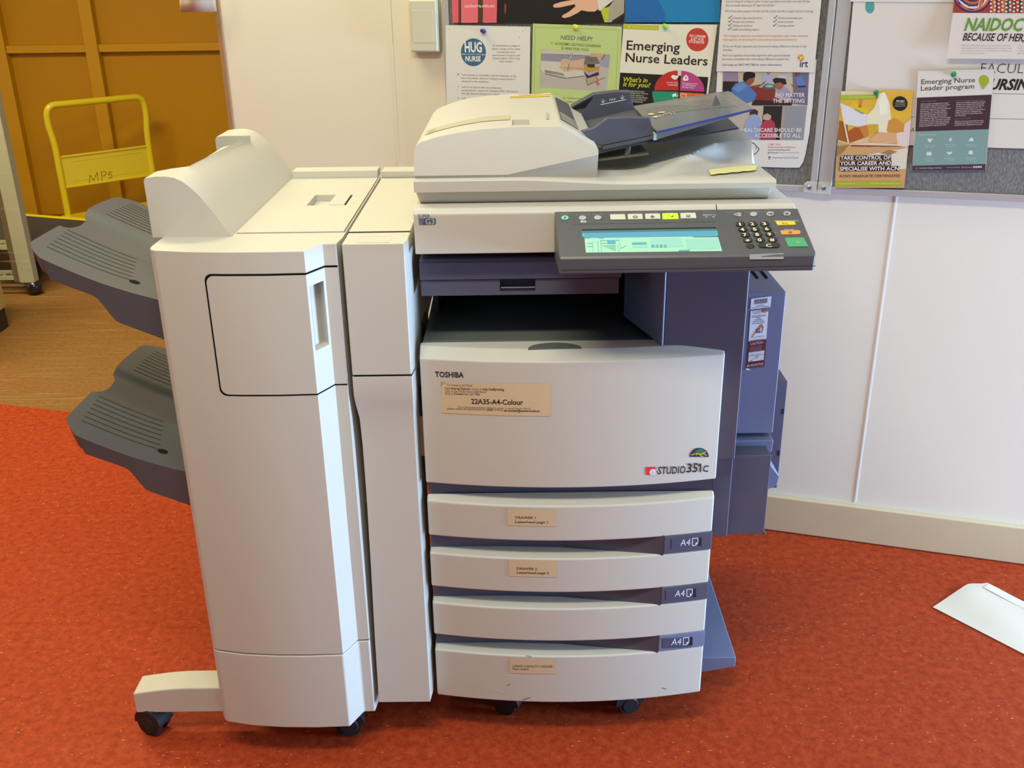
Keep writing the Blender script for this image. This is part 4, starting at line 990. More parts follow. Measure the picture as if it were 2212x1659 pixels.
# two sloping trays
def make_tray(zs, label):
    e = bpy.data.objects.new('output_tray', None); COL.objects.link(e); e.parent = FIN; e.location = Vector((-0.57, 0.25, zs))-FIN.location
    e['label'] = label
    X1, X0 = -0.555, -0.790; YF, YBK = 0.015, 0.478
    def chan(y): return smooth01((y-0.165)/0.026)*smooth01((0.300-y)/0.030)
    def endx(y):
        a = X0; d = min(y-YF, YBK-y)
        if d < 0.05: a += 0.030*(1-d/0.05)**2
        if 0.190 < y < 0.272: a += 0.011*math.sin(math.pi*(y-0.190)/0.082)**0.5
        return a
    def ht(x, y):
        s = (x-X1)/(X0-X1)
        z = zs+0.096*s-0.010*math.sin(math.pi*s)
        z -= 0.0085*chan(y)
        d = ((x+0.590)/0.050)**2+((y-0.175)/0.045)**2
        if d < 1: z -= 0.010*(1-d)**0.5
        if y > 0.30: z -= 0.014*((y-0.30)/0.178)**2
        return z
    ny, nx = 72, 26
    bm = bmesh.new(); G = []
    for j in range(ny+1):
        y = YF+(YBK-YF)*j/ny; ex = endx(y); G.append([bm.verts.new((X1+(ex-X1)*i/nx, y, ht(X1+(ex-X1)*i/nx, y))) for i in range(nx+1)])
    for j in range(ny):
        for i in range(nx): bm.faces.new([G[j][i], G[j][i+1], G[j+1][i+1], G[j+1][i]])
    # skirt: steps down towards the finisher
    def under(x):
        s = (x-X1)/(X0-X1); z = zs+0.096*s-0.037
        k = smooth01((0.56-s)/0.14); return z-0.032*k-0.006*(1-s)
    ringv = [(0, i) for i in range(nx+1)]+[(j, nx) for j in range(1, ny+1)]+[(ny, i) for i in range(nx-1, -1, -1)]+[(j, 0) for j in range(ny-1, 0, -1)]
    low = {}
    for j, i in ringv:
        c = G[j][i].co; inset = 0.004
        low[(j, i)] = bm.verts.new((c.x+(0.008 if i == nx else 0), c.y+(inset if j == 0 else -inset if j == ny else 0), under(c.x)+(0.004 if i == nx else 0)))
    for a, b in zip(ringv, ringv[1:]+ringv[:1]): bm.faces.new([G[a[0]][a[1]], low[a], low[b], G[b[0]][b[1]]])
    # underside as strips
    for i in range(nx):
        bm.faces.new([low[(0, i)], low[(0, i+1)], low[(ny, i+1)], low[(ny, i)]])
    GR = mat('rib_groove_dark', (0.030, 0.030, 0.033), 0.6)
    def groove(y, xa, xb, wd=0.0011, mi=1, lift=0.0006):
        A = []
        for i in range(15):
            x = xa+(xb-xa)*i/14; A.append(vs(bm, [(x, y-wd, ht(x, y-wd)+lift), (x, y+wd, ht(x, y+wd)+lift)]))
        for p, q in zip(A, A[1:]): bm.faces.new([p[0], q[0], q[1], p[1]]).material_index = mi
    for k in range(7): groove(0.066+k*0.0165, -0.640-0.004*k, X0+0.020-0.001*k)
    for k in range(9): groove(0.312+k*0.0155, -0.567, X0+0.026)
    link_mesh('tray_shell', bm, [DARKTOP, GR], e, angle=50)
    bm = bmesh.new(); x, y = -0.6335, 0.062
    nrm_ = Vector((0.38, 0, 1)).normalized()
    bm.faces.new(vs(bm, [Vector((x+0.0085*math.cos(a), y+0.007*math.sin(a), ht(x+0.0085*math.cos(a), y+0.007*math.sin(a))+0.0010)) for a in [2*math.pi*i/18 for i in range(18)]]))
    link_mesh('sensor_hole', bm, GAP, e, smooth=False)
make_tray(0.882, 'upper slate output tray')
make_tray(0.568, 'lower slate output tray')

# ------------------------------------------------------------------ bridge unit between finisher and copier
BR = empty('paper_bridge_unit', (-0.22, 0.2, 0.1), 'narrow beige relay cabinet standing between the tall finisher and the photocopier', 'relay unit')
BX0, BX1 = -0.2685, -0.172
def bsec(z, y): return [(BX0, 0.40, z), (BX0, y, z), (BX1, y, z), (BX1+0.0035, y+0.03, z), (BX1+0.0035, 0.40, z)]
bm = bmesh.new(); R = [vs(bm, bsec(z, y)) for z, y in ((0.7705, -0.030), (0.9895, -0.030))]
def skin(bm, R):
    n = len(R[0])
    for A, B in zip(R, R[1:]):
        for k in range(n): bm.faces.new([A[k], A[(k+1) % n], B[(k+1) % n], B[k]])
    bm.faces.new(R[0]); bm.faces.new(R[-1][::-1])
skin(bm, R); link_mesh('upper_cover', bm, BEIGE, BR, bevel=0.002)
bm = bmesh.new()
zz = [(0.7675, -0.030), (0.735, -0.030), (0.720, -0.0265), (0.690, -0.0215), (0.64, -0.0185), (0.55, -0.0185), (0.40, -0.021), (0.25, -0.0255), (0.106, -0.030)]
def bsec2(z, y):
    k = smooth01((0.735-z)/0.06)*smooth01((z-0.10)/0.5)
    return [(BX0+0.006*k, 0.10, z), (BX0+0.006*k, y, z), (BX1-0.002*k, y, z), (BX1+0.0035-0.002*k, y+0.03, z), (BX1+0.0035-0.002*k, 0.10, z)]
skin(bm, [vs(bm, bsec2(z, y)) for z, y in zz]); link_mesh('lower_cover', bm, BEIGE, BR, angle=22)
bm = bmesh.new(); box(bm, BX0+0.002, BX1, -0.0275, 0.2, 0.7670, 0.7710); link_mesh('cover_seam', bm, GAP, BR, smooth=False)
bm = bmesh.new(); box(bm, BX0+0.0005, BX1+0.003, 0.042, 0.478, 0.9893, 0.9915); tl = link_mesh('transport_lid', bm, BEIGE, BR, bevel=0.0008)
for ya_, yb2_, zt_ in ((0.0392, 0.0418, 0.9905), (0.4785, 0.4815, 0.9912)):
    bm = bmesh.new(); box(bm, BX0+0.0005, BX1+0.003, ya_, yb2_, 0.9890, zt_); link_mesh('lid_seam', bm, GAP, BR, smooth=False)
bm = bmesh.new(); box(bm, BX0+0.0005, BX1+0.003, 0.40, 0.53, 0.80, 0.9890); box(bm, BX0+0.0005, BX1+0.003, 0.482, 0.53, 0.9890, 1.0045); link_mesh('rear_block', bm, BEIGE, BR, bevel=0.0012)
bm = bmesh.new(); recess(bm, [(-0.247, -0.024, 0.9898), (-0.196, -0.024, 0.9898), (-0.196, 0.014, 0.9898), (-0.247, 0.014, 0.9898)], 0.03, 0.97, 0.06, 0.94, (0, 0, -0.003)); link_mesh('finger_dish', bm, BEIGE, BR, smooth=False)
RAIL = mat('galvanised_rail', (0.42, 0.38, 0.28), 0.35, metal=0.6)
for q in ((-0.2725, -0.262, 0.03, 0.09, 0.50, 0.70), (-0.171, -0.1625, 0.035, 0.09, 0.59, 0.70)):
    bm = bmesh.new(); box(bm, *q); link_mesh('docking_rail', bm, RAIL, BR, smooth=False)
for q in ((-0.171, -0.1615, 0.14, 0.20, 0.60, 0.80), (-0.2728, -0.266, 0.14, 0.20, 0.60, 0.80), (-0.169, -0.1615, 0.033, 0.06, 0.668, 0.715)):
    bm = bmesh.new(); box(bm, *q); link_mesh('docking_block', bm, BLACK, BR, smooth=False)

# ------------------------------------------------------------------ things along the walls and in the store
# wall switch
SW = empty('light_switch', wall_pt(-0.905, 1.25, 0), 'cream rocker switch on a mounting block high on the white wall', 'light switch')
CREAM = mat('cream_switch_plastic', (0.62, 0.58, 0.45), 0.40, 0.4)
bm = bmesh.new(); wall_box(bm, -0.942, -0.868, 1.193, 1.312, 0, 0.024); link_mesh('mounting_block', bm, CREAM, SW, bevel=0.003)
bm = bmesh.new(); wall_box(bm, -0.940, -0.870, 1.195, 1.310, 0.024, 0.030); pl = link_mesh('cover_plate', bm, CREAM, SW, bevel=0.003)
bm = bmesh.new(); wall_box(bm, -0.9315, -0.8785, 1.2145, 1.2885, 0.0295, 0.0308); link_mesh('rocker', bm, CREAM, SW, bevel=0.0012)

# pinboards
def fabric():
    m = bpy.data.materials.new('grey_ribbed_felt'); m.use_nodes = True; nt = m.node_tree; b = nt.nodes['Principled BSDF']; L = nt.links.new
    tc = nt.nodes.new('ShaderNodeTexCoord'); mp = nt.nodes.new('ShaderNodeMapping'); mp.inputs['Rotation'].default_value = (0, 0, 0.294); mp.inputs['Scale'].default_value = (380, 380, 110)
    n = nt.nodes.new('ShaderNodeTexNoise'); n.inputs['Scale'].default_value = 1.0; n.inputs['Detail'].default_value = 3
    r = nt.nodes.new('ShaderNodeValToRGB'); r.color_ramp.elements[0].position = 0.3; r.color_ramp.elements[1].position = 0.72
    r.color_ramp.elements[0].color = (0.115, 0.108, 0.098, 1); r.color_ramp.elements[1].color = (0.26, 0.245, 0.225, 1)
    L(tc.outputs['Object'], mp.inputs['Vector']); L(mp.outputs['Vector'], n.inputs['Vector']); L(n.outputs['Fac'], r.inputs['Fac']); L(r.outputs['Color'], b.inputs['Base Color']); b.inputs['Roughness'].default_value = 0.95
    return m
FELT = fabric()
def pinboard(u0, u1, v0, v1, label, fl=0.0155):
    e = empty('pinboard', wall_pt((u0+u1)/2, v0, 0), label, 'pinboard', None)
    bm = bmesh.new(); wall_box(bm, u0+0.004, u1-0.004, v0+0.004, v1-0.004, 0.001, 0.019); link_mesh('felt_panel', bm, FELT, e, smooth=False)
    f = 0.0155
    for a, b, c, d in ((u0, u0+fl, v0, v1), (u1-f, u1, v0, v1), (u0+fl, u1-f, v0, v0+f), (u0+fl, u1-f, v1-f, v1)):
        bm = bmesh.new(); wall_box(bm, a, b, c, d, 0.0005, 0.0235); link_mesh('frame_rail', bm, METAL, e, bevel=0.002)
    return e
PB1 = pinboard(-0.857, 0.0325, 0.8965, 1.72, 'grey felt pinboard behind the photocopier, hung with the blue and lime flyers')
PB2 = pinboard(0.0345, 1.30, 0.8965, 1.72, 'grey felt pinboard at the right, carrying the large white and the small orange posters', 0.030)
CLIP = mat('frosted_plastic_clip', (0.62, 0.60, 0.54), 0.3, 0.5, alpha=0.8)
for u0, u1, us, lab in ((0.004, 0.0325, 0.0165, 'frosted screw clip on the bottom right corner of the left pinboard'), (0.0345, 0.064, 0.048, 'frosted screw clip on the bottom left corner of the right pinboard')):
    e = empty('corner_clip', wall_pt(us, 0.909, 0), lab, 'clip', 'pinboard corner clips')
    bm = bmesh.new(); c = 0.006
    pts = [(u0, 0.898), (u1, 0.895), (u1, 0.9225), (u0+c, 0.9225), (u0, 0.9225-c)] if u0 < 0.03 else [(u0, 0.895), (u1, 0.895), (u1, 0.9225-c), (u1-c, 0.9225), (u0, 0.9225)]
    slab(bm, [wall_pt(u, v, 0.0237) for u, v in pts], WN*0.002); link_mesh('clip_plate', bm, CLIP, e, bevel=0.0006)
    bm = bmesh.new(); p = wall_pt(us, 0.909, 0.0257)
    n = 16
    for r0, o0, r1, o1 in ((0.0058, 0, 0.0052, 0.0016), (0.0052, 0.0016, 0.0028, 0.0026)):
        cyl(bm, p+WN*o0, p+WN*o1, r0, n, r1)
    sc_ = link_mesh('screw', bm, STEEL, e, angle=40)
    bm = bmesh.new(); q = p+WN*0.0027
    for d in (WD, Vector((0, 0, 1))):
        o_ = d.cross(WN).normalized(); slab(bm, [q-d*0.002-o_*0.0005, q+d*0.002-o_*0.0005, q+d*0.002+o_*0.0005, q-d*0.002+o_*0.0005], WN*0.0003)
    link_mesh('screw_slot', bm, GAP, sc_, smooth=False)

def pushpin(px, py, off, col, label):
    f = wall_flat(off); u, v = f.st(px, py); p = wall_pt(u, v, off)
    ax = (WN+Vector((0, 0, 0.18))).normalized()
    e = empty('push_pin', p, label, 'push pin', 'push pins')
    m = mat('pin_'+col, col, 0.25, 0.6)
    bm = bmesh.new(); ts = [(0.0005, 0.0055), (0.002, 0.0055), (0.0035, 0.0032), (0.0085, 0.0028), (0.0100, 0.0048), (0.0125, 0.0048), (0.0133, 0.0036)]
    for (t0, r0), (t1, r1) in zip(ts, ts[1:]): cyl(bm, p+ax*t0, p+ax*t1, r0, 16, r1)
    link_mesh('pin_grip', bm, m, e, angle=50)
    bm = bmesh.new(); cyl(bm, p-ax*0.006, p+ax*0.001, 0.0006, 8); link_mesh('pin_needle', bm, STEEL, e)
pushpin(1045, 67.5, 0.0262, '2a2f8f', 'dark blue push pin holding the flyer with the round blue badge')
pushpin(1244, 58.5, 0.0262, 'd2c81e', 'yellow push pin at the top of the lime green flyer')
pushpin(1437, 57, 0.0262, '8ccc28', 'bright lime push pin at the top of the white and black flyer')
pushpin(1892.5, 200, 0.0298, '157a52', 'green push pin at the top of the orange photograph flyer')
pushpin(2059.5, 160.5, 0.0298, '1f8a45', 'green push pin in the flyer with the lime light bulb')

# envelope on the floor
bm = bmesh.new()
P0, P1, P2, P3 = Vector((0.953, 0.395, 0)), Vector((1.084, 0.517, 0)), Vector((1.1135, 0.519, 0)), Vector((0.953, 0.395, 0))
ex = (Vector((1.081, 0.223, 0))-P0).normalized(); ey = Vector((-ex.y, ex.x, 0)); 
def env(a, b, z): return P0+ex*a+ey*b+Vector((0, 0, z))
L_, W_ = 0.325, 0.185
def envz(a, b): return 0.0015+0.004*smooth01(1-a/0.09)*smooth01(b/0.16)+0.003*math.sin(a*17)*math.sin(b*19)**2
na, nb = 26, 14; G = []
for i in range(na+1):
    a = L_*i/na; row = []
    for j in range(nb+1):
        b = W_*j/nb; cut = 0.026*smooth01((b-0.14)/0.045)*(1-a/L_)
        row.append(bm.verts.new(env(a+cut, b, envz(a, b))))
    G.append(row)
for i in range(na):
    for j in range(nb): bm.faces.new([G[i][j], G[i+1][j], G[i+1][j+1], G[i][j+1]])
ENV = mat('white_envelope_paper', (0.68, 0.60, 0.48), 0.6, 0.3)
en = link_mesh('paper_envelope', bm, ENV, smooth=False); md = en.modifiers.new('thick', 'SOLIDIFY'); md.thickness = 0.0006; md.offset = 1
tag(en, 'blank white envelope lying loose on the red floor', 'envelope')
bm = bmesh.new()
A = []
for i in range(20):
    a = 0.006+L_*0.97*i/19; cut = 0.026*(1-a/L_)
    A.append(vs(bm, [env(a+cut, W_-0.026, envz(a, W_-0.026)+0.0010), env(a+cut, W_-0.001, envz(a, W_)+0.0011)]))
for p, q in zip(A, A[1:]): bm.faces.new([p[0], q[0], q[1], p[1]])
o = link_mesh('sealing_flap', bm, mat('envelope_flap_paper', (0.72, 0.67, 0.60), 0.5, 0.3)); o.parent = en

# scrap of paper taped beside the timber bead
bm = bmesh.new(); f = wall_flat(0.02); n = 16; rows = []
for i in range(n+1):
    s = i/n; px = 388+80*s
    yl = 26-2.0*s+1.2*math.sin(s*9); off = 0.015+0.022*math.sin(s*2.7)**2
    rows.append([f.st(px, yy) for yy in (yl, 4, -40, -70)]+[off])
R = []
for r in rows: R.append([bm.verts.new(wall_pt(u, v, r[4]*(1+0.3*k))) for k, (u, v) in enumerate(r[:4])])
for A, B in zip(R, R[1:]):
    for k in range(3): bm.faces.new([A[k], B[k], B[k+1], A[k+1]])
o = link_mesh('paper_scrap', bm, mat('creased_scrap_paper', (0.62, 0.52, 0.42), 0.45, 0.5)); md = o.modifiers.new('thick', 'SOLIDIFY'); md.thickness = 0.0008
tag(o, 'curled scrap of white paper taped beside the timber edge of the wall', 'paper')

# platform trolley with folding handle
HL, HR = Vector((-2.53, 4.00, 0)), Vector((-2.12, 4.38, 0)); hd = (HR-HL).normalized(); hp = Vector((hd.y, -hd.x, 0))
TR = empty('platform_trolley', HL.lerp(HR, 0.5)+hp*0.3, 'yellow platform trolley with upright tube handle in front of the ochre panelling', 'trolley')
def hpt(s, z, k=0.0): return HL+(HR-HL)*s+hp*k+Vector((0, 0, z))
bm = bmesh.new()
pts = fillet([hpt(0.03, 0.12), hpt(0.03, 0.523, 0), hpt(0.0, 0.633, -0.004), hpt(0.02, 0.724, 0.0), hpt(0.98, 0.724, 0.0), hpt(1.0, 0.633, -0.004), hpt(0.97, 0.523, 0), hpt(0.97, 0.12)], 0.050, 7)
tube(bm, pts, 0.0180, 16); link_mesh('handle_frame', bm, YELLOW, TR)
bm = bmesh.new(); hexa(bm, [hpt(0.05, 0.276, 0.003), hpt(0.955, 0.276, 0.003), hpt(0.955, 0.276, -0.003), hpt(0.05, 0.276, -0.003), hpt(0.05, 0.452, 0.003), hpt(0.955, 0.452, 0.003), hpt(0.955, 0.452, -0.003), hpt(0.05, 0.452, -0.003)])
for z in (0.279, 0.445): tube(bm, [hpt(0.05, z, 0.004), hpt(0.955, z, 0.004)], 0.006, 10)
for z in (0.309, 0.416): tube(bm, [hpt(0.15, z, 0.003), hpt(0.88, z, 0.003)], 0.0022, 8)
npnl = link_mesh('name_panel', bm, YELLOW, TR, bevel=0.001)
NP = Flat(hpt(0, 0, 0.0034), hd, (0, 0, 1)); pr = Print(NP, 0.0006); g = '6a5c1a'
for st_ in ([(193, 396), (194.5, 378), (202, 390), (210, 372), (212, 390)], [(220.5, 391), (219, 371), (227, 370), (229.5, 376), (221, 382)], [(242.5, 371), (234.5, 372), (234, 377.5), (241.5, 377), (242, 383), (234, 385)]): pr.line(st_, 1.2, g, 0)
pr.build('pencil_lettering', npnl)
bm = bmesh.new()
hexa(bm, [hpt(-0.03, 0.085, -0.02), hpt(1.03, 0.085, -0.02), hpt(1.03, 0.085, 0.50), hpt(-0.03, 0.085, 0.50), hpt(-0.03, 0.125, -0.02), hpt(1.03, 0.125, -0.02), hpt(1.03, 0.125, 0.50), hpt(-0.03, 0.125, 0.50)])
link_mesh('platform_deck', bm, YELLOW, TR, bevel=0.006)
for s, k in ((0.1, 0.08), (0.9, 0.08), (0.1, 0.42), (0.9, 0.42)):
    bm = bmesh.new(); c = hpt(s, 0.035, k); cyl(bm, c-hd*0.014, c+hd*0.014, 0.035, 20); u_ = Vector((0, 0, 0.05))
    q = [c-hd*0.022-hp*0.015, c+hd*0.022-hp*0.015, c+hd*0.022+hp*0.015, c-hd*0.022+hp*0.015]; hexa(bm, q+[p+u_ for p in q])
    link_mesh('caster', bm, BLACK, TR)
# flat dolly with dark mat
DA, DB = Vector((-2.86, 3.77, 0)), Vector((-2.105, 3.504, 0)); de = (DB-DA).normalized(); dq = Vector((de.y, -de.x, 0)); DLn = (DB-DA).length
DO = empty('flat_dolly', DA.lerp(DB, .5)+dq*0.27, 'low flat dolly with dark grey mat and bright yellow rim behind the wrapped rack', 'dolly')
def dp_(a, b, z): return DA+de*a+dq*b+Vector((0, 0, z))
bm = bmesh.new(); pts = fillet([dp_(0.0, 0.3, 0.2), dp_(0.0, 0.0, 0.2), dp_(DLn, 0.0, 0.2), dp_(DLn, 0.55, 0.2), dp_(0.0, 0.55, 0.2), dp_(0.0, 0.3, 0.2)], 0.07, 6)[:-1]
tube(bm, pts+[pts[0]], 0.013, 10); link_mesh('deck_rim', bm, YELLOW, DO)
bm = bmesh.new(); slab(bm, [p+Vector((0, 0, 0.004)) for p in pts], (0, 0, -0.030)); link_mesh('deck_mat', bm, mat('dark_ribbed_mat', (0.055, 0.045, 0.045), 0.8, bump=0.3, bscale=300), DO, smooth=False)
for a, b in ((0.09, 0.09), (DLn-0.09, 0.09), (0.09, 0.46), (DLn-0.09, 0.46)):
    bm = bmesh.new(); c = dp_(a, b, 0.06); cyl(bm, c-de*0.015, c+de*0.015, 0.06, 18); cyl(bm, dp_(a, b, 0.11), dp_(a, b, 0.175), 0.02, 12)
    hexa(bm, [c-de*0.024-dq*0.02, c+de*0.024-dq*0.02, c+de*0.024+dq*0.02, c-de*0.024+dq*0.02]+[q+Vector((0, 0, 0.065)) for q in (c-de*0.024-dq*0.02, c+de*0.024-dq*0.02, c+de*0.024+dq*0.02, c-de*0.024+dq*0.02)])
    link_mesh('caster', bm, BLACK, DO)

# stretch-wrapped wire rack on casters, at the left edge
RK = empty('wrapped_rack', (-2.5, 2.92, 0), 'white upright rack on black casters wrapped in clear stretch film at the left edge', 'rack')
POST = mat('off_white_rack_paint', (0.46, 0.44, 0.33), 0.35, 0.5, coat=0.4); BRN = mat('rack_channel_brown', (0.16, 0.11, 0.06), 0.4)
for y in (2.90,):
    bm = bmesh.new(); box(bm, -2.295, -2.226, y, y+0.05, 0.062, 1.05); link_mesh('post', bm, POST, RK, bevel=0.004)
bm = bmesh.new(); box(bm, -2.322, -2.296, 2.905, 2.935, 0.065, 1.02); link_mesh('post_channel', bm, BRN, RK, bevel=0.003)
for z in (0.075, 0.22):
    bm = bmesh.new(); 
    for y in (2.91, 3.00): box(bm, -2.95, -2.297, y, y+0.014, z, z+0.018)
    for i in range(9): box(bm, -2.95+i*0.08, -2.944+i*0.08, 2.924, 3.00, z+0.006, z+0.012)
    link_mesh('wire_shelf', bm, POST, RK, smooth=False)
for x, y in ((-2.245, 2.925), (-2.90, 2.925), (-2.90, 3.012)):
    bm = bmesh.new(); bmesh.ops.create_uvsphere(bm, u_segments=18, v_segments=10, radius=0.036, matrix=Matrix.Translation((x, y, 0.036))@Matrix.Diagonal((1, 1, 0.98, 1)))
    cyl(bm, (x, y, 0.055), (x, y, 0.078), 0.018, 14)
    link_mesh('caster', bm, mat('glossy_black_wheel', (0.012, 0.011, 0.014), 0.2, 0.7), RK)
def film():
    m = bpy.data.materials.new('clear_stretch_film'); m.use_nodes = True; nt = m.node_tree; b = nt.nodes['Principled BSDF']; L = nt.links.new
    tc = nt.nodes.new('ShaderNodeTexCoord'); mp = nt.nodes.new('ShaderNodeMapping'); mp.inputs['Rotation'].default_value = (0, 0.50, 0); mp.inputs['Scale'].default_value = (3, 3, 60)
    n = nt.nodes.new('ShaderNodeTexNoise'); n.inputs['Scale'].default_value = 1; n.inputs['Detail'].default_value = 5
    r = nt.nodes.new('ShaderNodeValToRGB'); r.color_ramp.elements[0].position = 0.58; r.color_ramp.elements[1].position = 0.78
    r.color_ramp.elements[0].color = (0.03, 0.03, 0.03, 1); r.color_ramp.elements[1].color = (0.55, 0.55, 0.55, 1)
    L(tc.outputs['Object'], mp.inputs['Vector']); L(mp.outputs['Vector'], n.inputs['Vector']); L(n.outputs['Fac'], r.inputs['Fac']); L(r.outputs['Color'], b.inputs['Alpha'])
    b.inputs['Base Color'].default_value = (0.62, 0.58, 0.48, 1); b.inputs['Roughness'].default_value = 0.12; b.inputs['Specular IOR Level'].default_value = 0.9
    return m
bm = bmesh.new(); n = 40
lo, hi = [], []
for i in range(n+1):
    s = i/n; x = -2.96+0.742*s; y = 2.886+0.006*math.sin(s*31)
    lo.append(bm.verts.new((x, y, 0.045+0.02*math.sin(s*14)))); hi.append(bm.verts.new((x, y-0.002, 1.04)))
for i in range(n): bm.faces.new([lo[i], lo[i+1], hi[i+1], hi[i]])
link_mesh('stretch_film', bm, film(), RK, angle=180)
# pale yellow cabinet end just inside the frame
CB = empty('yellow_cabinet', (-2.45, 2.2, 0), 'pale yellow cabinet with a dark brown plinth cut off by the left edge', 'cabinet')
bm = bmesh.new(); box(bm, -2.75, -2.150, 2.00, 2.47, 0.088, 0.90); link_mesh('cabinet_body', bm, mat('pale_yellow_laminate', (0.50, 0.36, 0.12), 0.45), CB, bevel=0.004)
bm = bmesh.new(); box(bm, -2.74, -2.158, 2.01, 2.47, 0.0, 0.0875); link_mesh('plinth', bm, mat('dark_brown_plinth', (0.035, 0.018, 0.010), 0.6), CB, bevel=0.002)

# ------------------------------------------------------------------ posters on the pinboards
W1 = wall_flat(0.0236)
def poster(name, label, quad, col, off=0.0, surf=None, cat='poster', group='posters on the pinboards'):
    pr = Print(surf or W1, 0.0008+off, 0.00012); pr.poly(quad, col, 0); pr._fin = (name, label, cat, group); return pr
def done(pr):
    n, l, c, g = pr._fin; o = pr.build(n); return tag(o, l, c, g)

# university banner: red stripes, dark ground, a hand
pr = poster('poster', 'wide dark poster with pink stripes and an open hand, above the flyers', [(971, -150), (1352, -150), (1347, 48.8), (977, 49.8)], '1f1814')
for a, b, c, d, col in ((973.5, 991, 977.5, 991, 'd85f68'), (998, 1034, 996.5, 1032.5, 'dd6a72'), (1045.5, 1077, 1043.5, 1073, 'd8606a')): pr.poly([(a-2, -150), (b, -150), (d, 49), (c, 49.5)], col, 1)
pr.poly([(991, -150), (998, -150), (996, 49.5), (990.5, 49.5)], '5a3a2a', 1); pr.poly([(1034, -150), (1045, -150), (1043, 49.5), (1033, 49.5)], '4a3a1c', 1)
pr.poly([(1090, 6), (1093.5, 12), (1093, 26), (1090, 30)], 'a83038', 1)
pr.text('canberra.edu.au', 1003.5, 16, 1068, 7, 'e8c8c4', 3, 0.8, sk=-.5)
pr.poly([(1268, -6), (1213, 4), (1197, 9), (1194.5, 13), (1198, 16.5), (1210, 16), (1242, 9), (1243, 14), (1228, 26), (1215, 33), (1214, 37), (1220, 39), (1232, 36), (1250, 27), (1256, 22), (1270, 25), (1285, 25), (1292, 20), (1293, -6)], 'd9a888', 2)
pr.poly([(1222, -150), (1268, -150), (1268, -6), (1250, 0)], 'd9a888', 2)
pr.poly([(1290, -6), (1329, -10), (1326, 0), (1297, 23), (1293, 22)], 'cfcabc', 3); pr.poly([(1297, 20), (1316, 14), (1314, 48), (1306, 48)], 'b4b828', 2); pr.poly([(1316, 14), (1328, -2), (1349, -2), (1348, 28), (1320, 48), (1313.5, 48)], 'a39a88', 2); pr.poly([(1322, 45), (1349, 28), (1348, 38), (1330, 48)], '2a241e', 3)
done(pr)
pr = poster('poster', 'plain two-tone blue poster beside the dark poster with a hand', [(1351, -150), (1559, -150), (1555.5, 48), (1350.3, 47.9)], '2263a0', 0.0003)
pr.poly([(1415, -150), (1557, -150), (1555, 47.9), (1437, 47.9), (1438, 30), (1422, 0)], '1f79a8', 1); done(pr)

# flyer with round blue badge
pr = poster('flyer', 'white flyer with a round blue badge, pinned behind the document feeder', [(963, 54), (1146, 57.5), (1143, 318), (966, 315)], 'd9d5cc', 0.0009)
pr.ell(1023.2, 112.8, 27, 30, '42637f', 1, n=40)
pr.text('HUG', 1004.6, 112, 1041.7, 20.7, 'e3e3e2', 2, 1.4, sk=.4); pr.text('endorsed', 1008.9, 118.6, 1037.9, 4.6, 'b4c0c8', 2, 0.0, sk=.5); pr.text('NURSE', 1006.2, 131.8, 1039, 10.4, 'e3e3e2', 2, 1.3, sk=.4)
pr.line([(997.6, 116.9), (1006.8, 117)], 1.2, 'e3e3e2', 2); pr.line([(1040, 118), (1048.7, 118.2)], 1.2, 'e3e3e2', 2)
gr = '85807a'
for t, x0, x1, y in (('A commitment to engage in', 1065, 1123.7, 100), ('culture change and to create', 1063.4, 1124.6, 107), ('a sustainable work', 1074, 1113.6, 113.9), ('environment of respect and', 1064.4, 1123.7, 120.8), ('mutual support. And to hug', 1065.3, 1122.7, 127.4), ('when needed', 1078.4, 1107.3, 134)): pr.text(t, x0, y, x1, 4.0, gr, 2, 0.2, sk=.6)
for k, y, ls in (('1', 162.4, (('I will advocate an immediate assertive response, to the', 1.0), ('best of my ability, whenever bullying is experienced or', .975), ('witnessed in the workplace.', .50))), ('2', 188.8, (('I will do my best to offer my professional,', .735), ('compassionate, support to colleagues PRN. This may be', 1.03), ('through physical assistance or simply', .70))), ('3', 213.5, (('I will', .08), ('of colleagues and', .4)))):
    pr.text(k, 989, y, 991.5, 4, gr, 2, 0.2); pr.para(ls, 997.4, y+.6, 1116, 6.9, 3.9, gr, 2, sk=3.0, bold=0.2)
for x, y in ((970, 62), (1136, 61), (1129, 66), (1122, 79)): pr.line([(x, y), (x+1.2, y+2)], 1, '6a665f', 2)
done(pr)

# lime green flyer
pr = poster('flyer', 'lime green flyer offering help, with a photograph of a writing hand', [(1151.7, 50.6), (1344, 57.3), (1333, 322), (1146, 316)], 'b7c67d', 0.0010)
pr.line([(1157, 58), (1336.5, 64), (1326, 300)], 0.8, '9aa868', 1); pr.line([(1157, 58), (1152, 300)], 0.8, '9aa868', 1)
pr.text('NEED HELP?', 1211, 85, 1280, 9, '6d6a72', 2, 0.4, True, sk=3.4)
pr.text('A+', 1189.2, 95, 1196, 4.6, 'd07a48', 2, 0.2); pr.text('ACADEMIC EDITING CANBERRA', 1199, 96.6, 1298.4, 5.6, '5f6a42', 2, 0.2, sk=5.8); pr.text('IS HERE FOR YOU!', 1213.3, 106.8, 1272, 5.6, '5f6a42', 2, 0.2, sk=3.6)
Z = lambda x, y: (1160+x/10.37, 60+y/10.37)
pr.poly([Z(105, 480), Z(1640, 595), Z(1565, 1430), Z(60, 1330)], 'b3aaa0', 1)
pr.poly([Z(100, 575), Z(1230, 620), Z(1050, 700), Z(520, 760), Z(95, 735)], '8f8790', 2); pr.poly([Z(104, 485), Z(1220, 568), Z(1180, 640), Z(104, 575)], 'bdb6ae', 2)
pr.poly([Z(1215, 570), Z(1540, 585), Z(1500, 680), Z(1380, 760), Z(1200, 640)], 'c09a78', 3); pr.poly([Z(1500, 600), Z(1640, 600), Z(1610, 900), Z(1430, 850), Z(1400, 760)], '9a94a0', 3)
